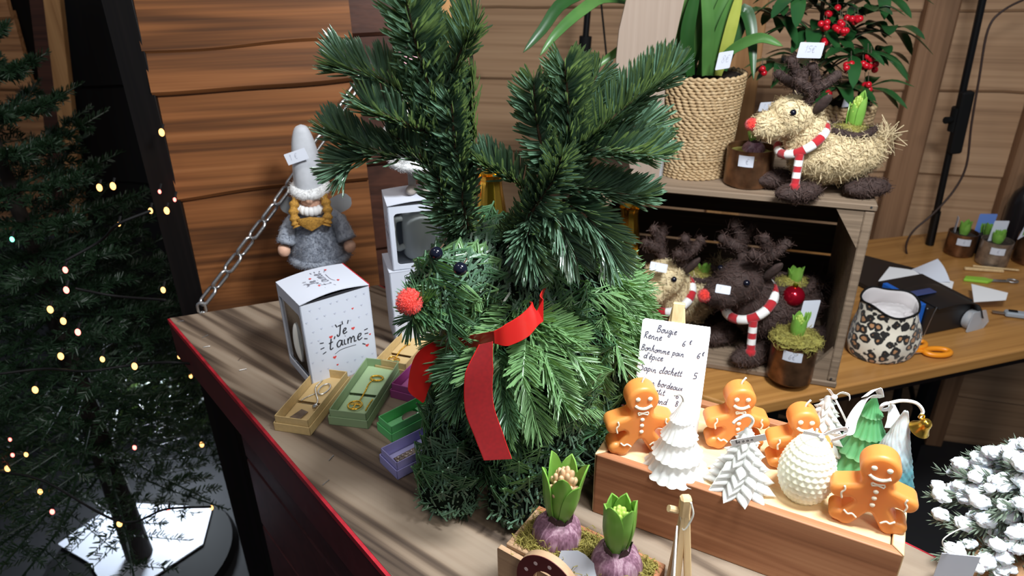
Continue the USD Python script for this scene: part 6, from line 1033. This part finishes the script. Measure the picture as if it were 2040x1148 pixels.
obj('tag_string', tube(spline([gt + [0, .002, 0], gt + [-.012, .0, .008], gt + [-.016, .0, .018], gt + [-.004, .004, .024], gt + [.012, .012, .02]], 30), .0005, 6), 'wick', None, True, 'thin white string loop of the paper tag', 'string')

# ================================================================ Christmas tree in the lane with its fairy lights
tb_ = P(285, 1125, 0.0); xt = thing('christmas_tree', 'dark real Christmas tree strung with warm fairy lights at the left', 'tree', (tb_[0], tb_[1], 0)); g = np.random.default_rng(99); HX = 1.42
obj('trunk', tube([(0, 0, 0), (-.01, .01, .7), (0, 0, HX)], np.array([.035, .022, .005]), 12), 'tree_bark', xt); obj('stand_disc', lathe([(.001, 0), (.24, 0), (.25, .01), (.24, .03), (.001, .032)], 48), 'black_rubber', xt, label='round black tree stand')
tips = []; k = 0
for lv in range(15):
    z = .36 + (HX - .40) * lv / 14; R_ = .54 * (1 - (lv / 15) ** 1.1) + .05; nb = 13 if lv < 9 else 8
    for q in range(nb):
        a = 2 * math.pi * (q + g.uniform(-.3, .3)) / nb + lv * .9; d = np.array([math.cos(a), math.sin(a), 0]); L = R_ * g.uniform(.8, 1.1); L = min(L, (-.645 - tb_[0]) / d[0]) if d[0] > .05 and tb_[1] + d[1] * L > .98 else L; rise = .10 + .22 * lv / 14
        main = spline([(0, 0, z), d * L * .5 + [0, 0, z + L * rise * .3], d * L + [0, 0, z + L * rise]], 16); k += 1; sd = np.array([-d[1], d[0], 0]); ms = [needles(main, 130, .018, 3000 + k, (0, 0, 1), 150, 55, .0012, .1, 2), tube(main, np.linspace(.004, .0015, len(main)), 5)]
        for s_ in (-1, 1):
            for f_ in (.35, .55, .75):
                b0 = main[int(f_ * 15)]; e_ = b0 + (d * .6 + sd * s_ * .8 + [0, 0, -.08]) * L * .38 * (1.15 - f_); ms.append(needles([b0, (b0 + e_) / 2 + [0, 0, .008], e_], 50, .017, 4000 + k * 7 + int(f_ * 10) + s_, (0, 0, 1), 150, 55, .0012, .1, 2)); ms.append(tube([b0, e_], .0012, 4))
        obj('branch', cat(ms), 'spruce', xt, smooth=False); tips.append(main[-1])
ld = needles([(0, 0, HX - .06), (0, 0, HX + .02), (0, 0, HX + .1)], 120, .016, 77, (1, 0, 0), 170, 50, .0008, .1, 2); obj('leader_shoot', ld, 'spruce', xt, smooth=False)
fy = thing('fairy_lights', 'string of warm white fairy lights wound round the dark Christmas tree', 'string lights'); Yt = tb_[1]
BL = [(322, 264, 0, 3), (198, 374, 0, 3), (225, 371, 0, 3), (300, 420, 0, 2), (332, 420, 0, 3), (237, 447, 0, 1), (318, 382, 1, 1), (348, 398, 1, 1), (24, 477, 2, 1.5), (130, 538, 1, 2), (325, 578, 0, 2), (132, 578, 1, 2), (100, 617, 0, 3), (126, 640, 0, 2.5), (155, 662, 1, 2), (121, 710, 0, 3), (204, 716, 0, 1.6), (268, 730, 0, 2.4), (357, 711, 0, 1.3), (380, 750, 0, 1.6), (70, 777, 0, 3), (25, 907, 1, 1.5), (15, 934, 0, 3.4), (52, 906, 0, 1.6), (20, 876, 1, 1.2), (402, 886, 0, 3.2), (268, 892, 1, 1.3), (421, 1012, 0, 3), (80, 980, 0, 2.4), (104, 1020, 1, 2), (238, 1044, 0, 3), (336, 1017, 1, 1)]
for k, (x, y, c, s_) in enumerate(BL):
    dY = (-.52 * (1 - abs((x - 200) / 330) ** 1.4) if y > 500 else -.25) if x < 380 else -.12; p = Q(x, y, Yt + dY * (.85 + .1 * ((k * 7) % 3))); obj('bulb', ball(p, .0026 * math.sqrt(s_), 2, (1, 1, 1.5)), ('bulb_warm', 'bulb_red', 'bulb_green')[c], fy, smooth=True); obj('socket', tube([p + [0, .002, .003], p + [0.002, .008, .012]], .0022, 6), 'black_rubber', fy)
for row in ([(0, 745), (90, 735), (170, 740), (260, 728), (340, 722), (420, 730)], [(150, 575), (230, 590), (330, 598)], [(130, 520), (200, 480), (235, 447), (300, 420)], [(0, 940), (90, 960), (240, 1040), (330, 1015), (420, 1010)]):
    obj('cable', tube(spline([Q(x, y, Yt - .42 + .03 * (i % 2)) for i, (x, y) in enumerate(row)], 40), .0022, 6), 'black_rubber', fy, smooth=True)
# added pale sheet standing in for a bright reflection behind the trunk
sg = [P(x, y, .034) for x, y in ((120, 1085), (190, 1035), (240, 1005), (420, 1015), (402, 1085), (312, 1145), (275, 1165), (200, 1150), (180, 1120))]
pl = Polygon([(p[0], p[1]) for p in sg]).buffer(.004); obj('plastic_sheet', mv(flat(pl, .004), (0, 0, .0335)), 'bluish_card', None, False, 'added pale bluish sheet standing in for a bright reflection under the tree', 'reflection sheet')
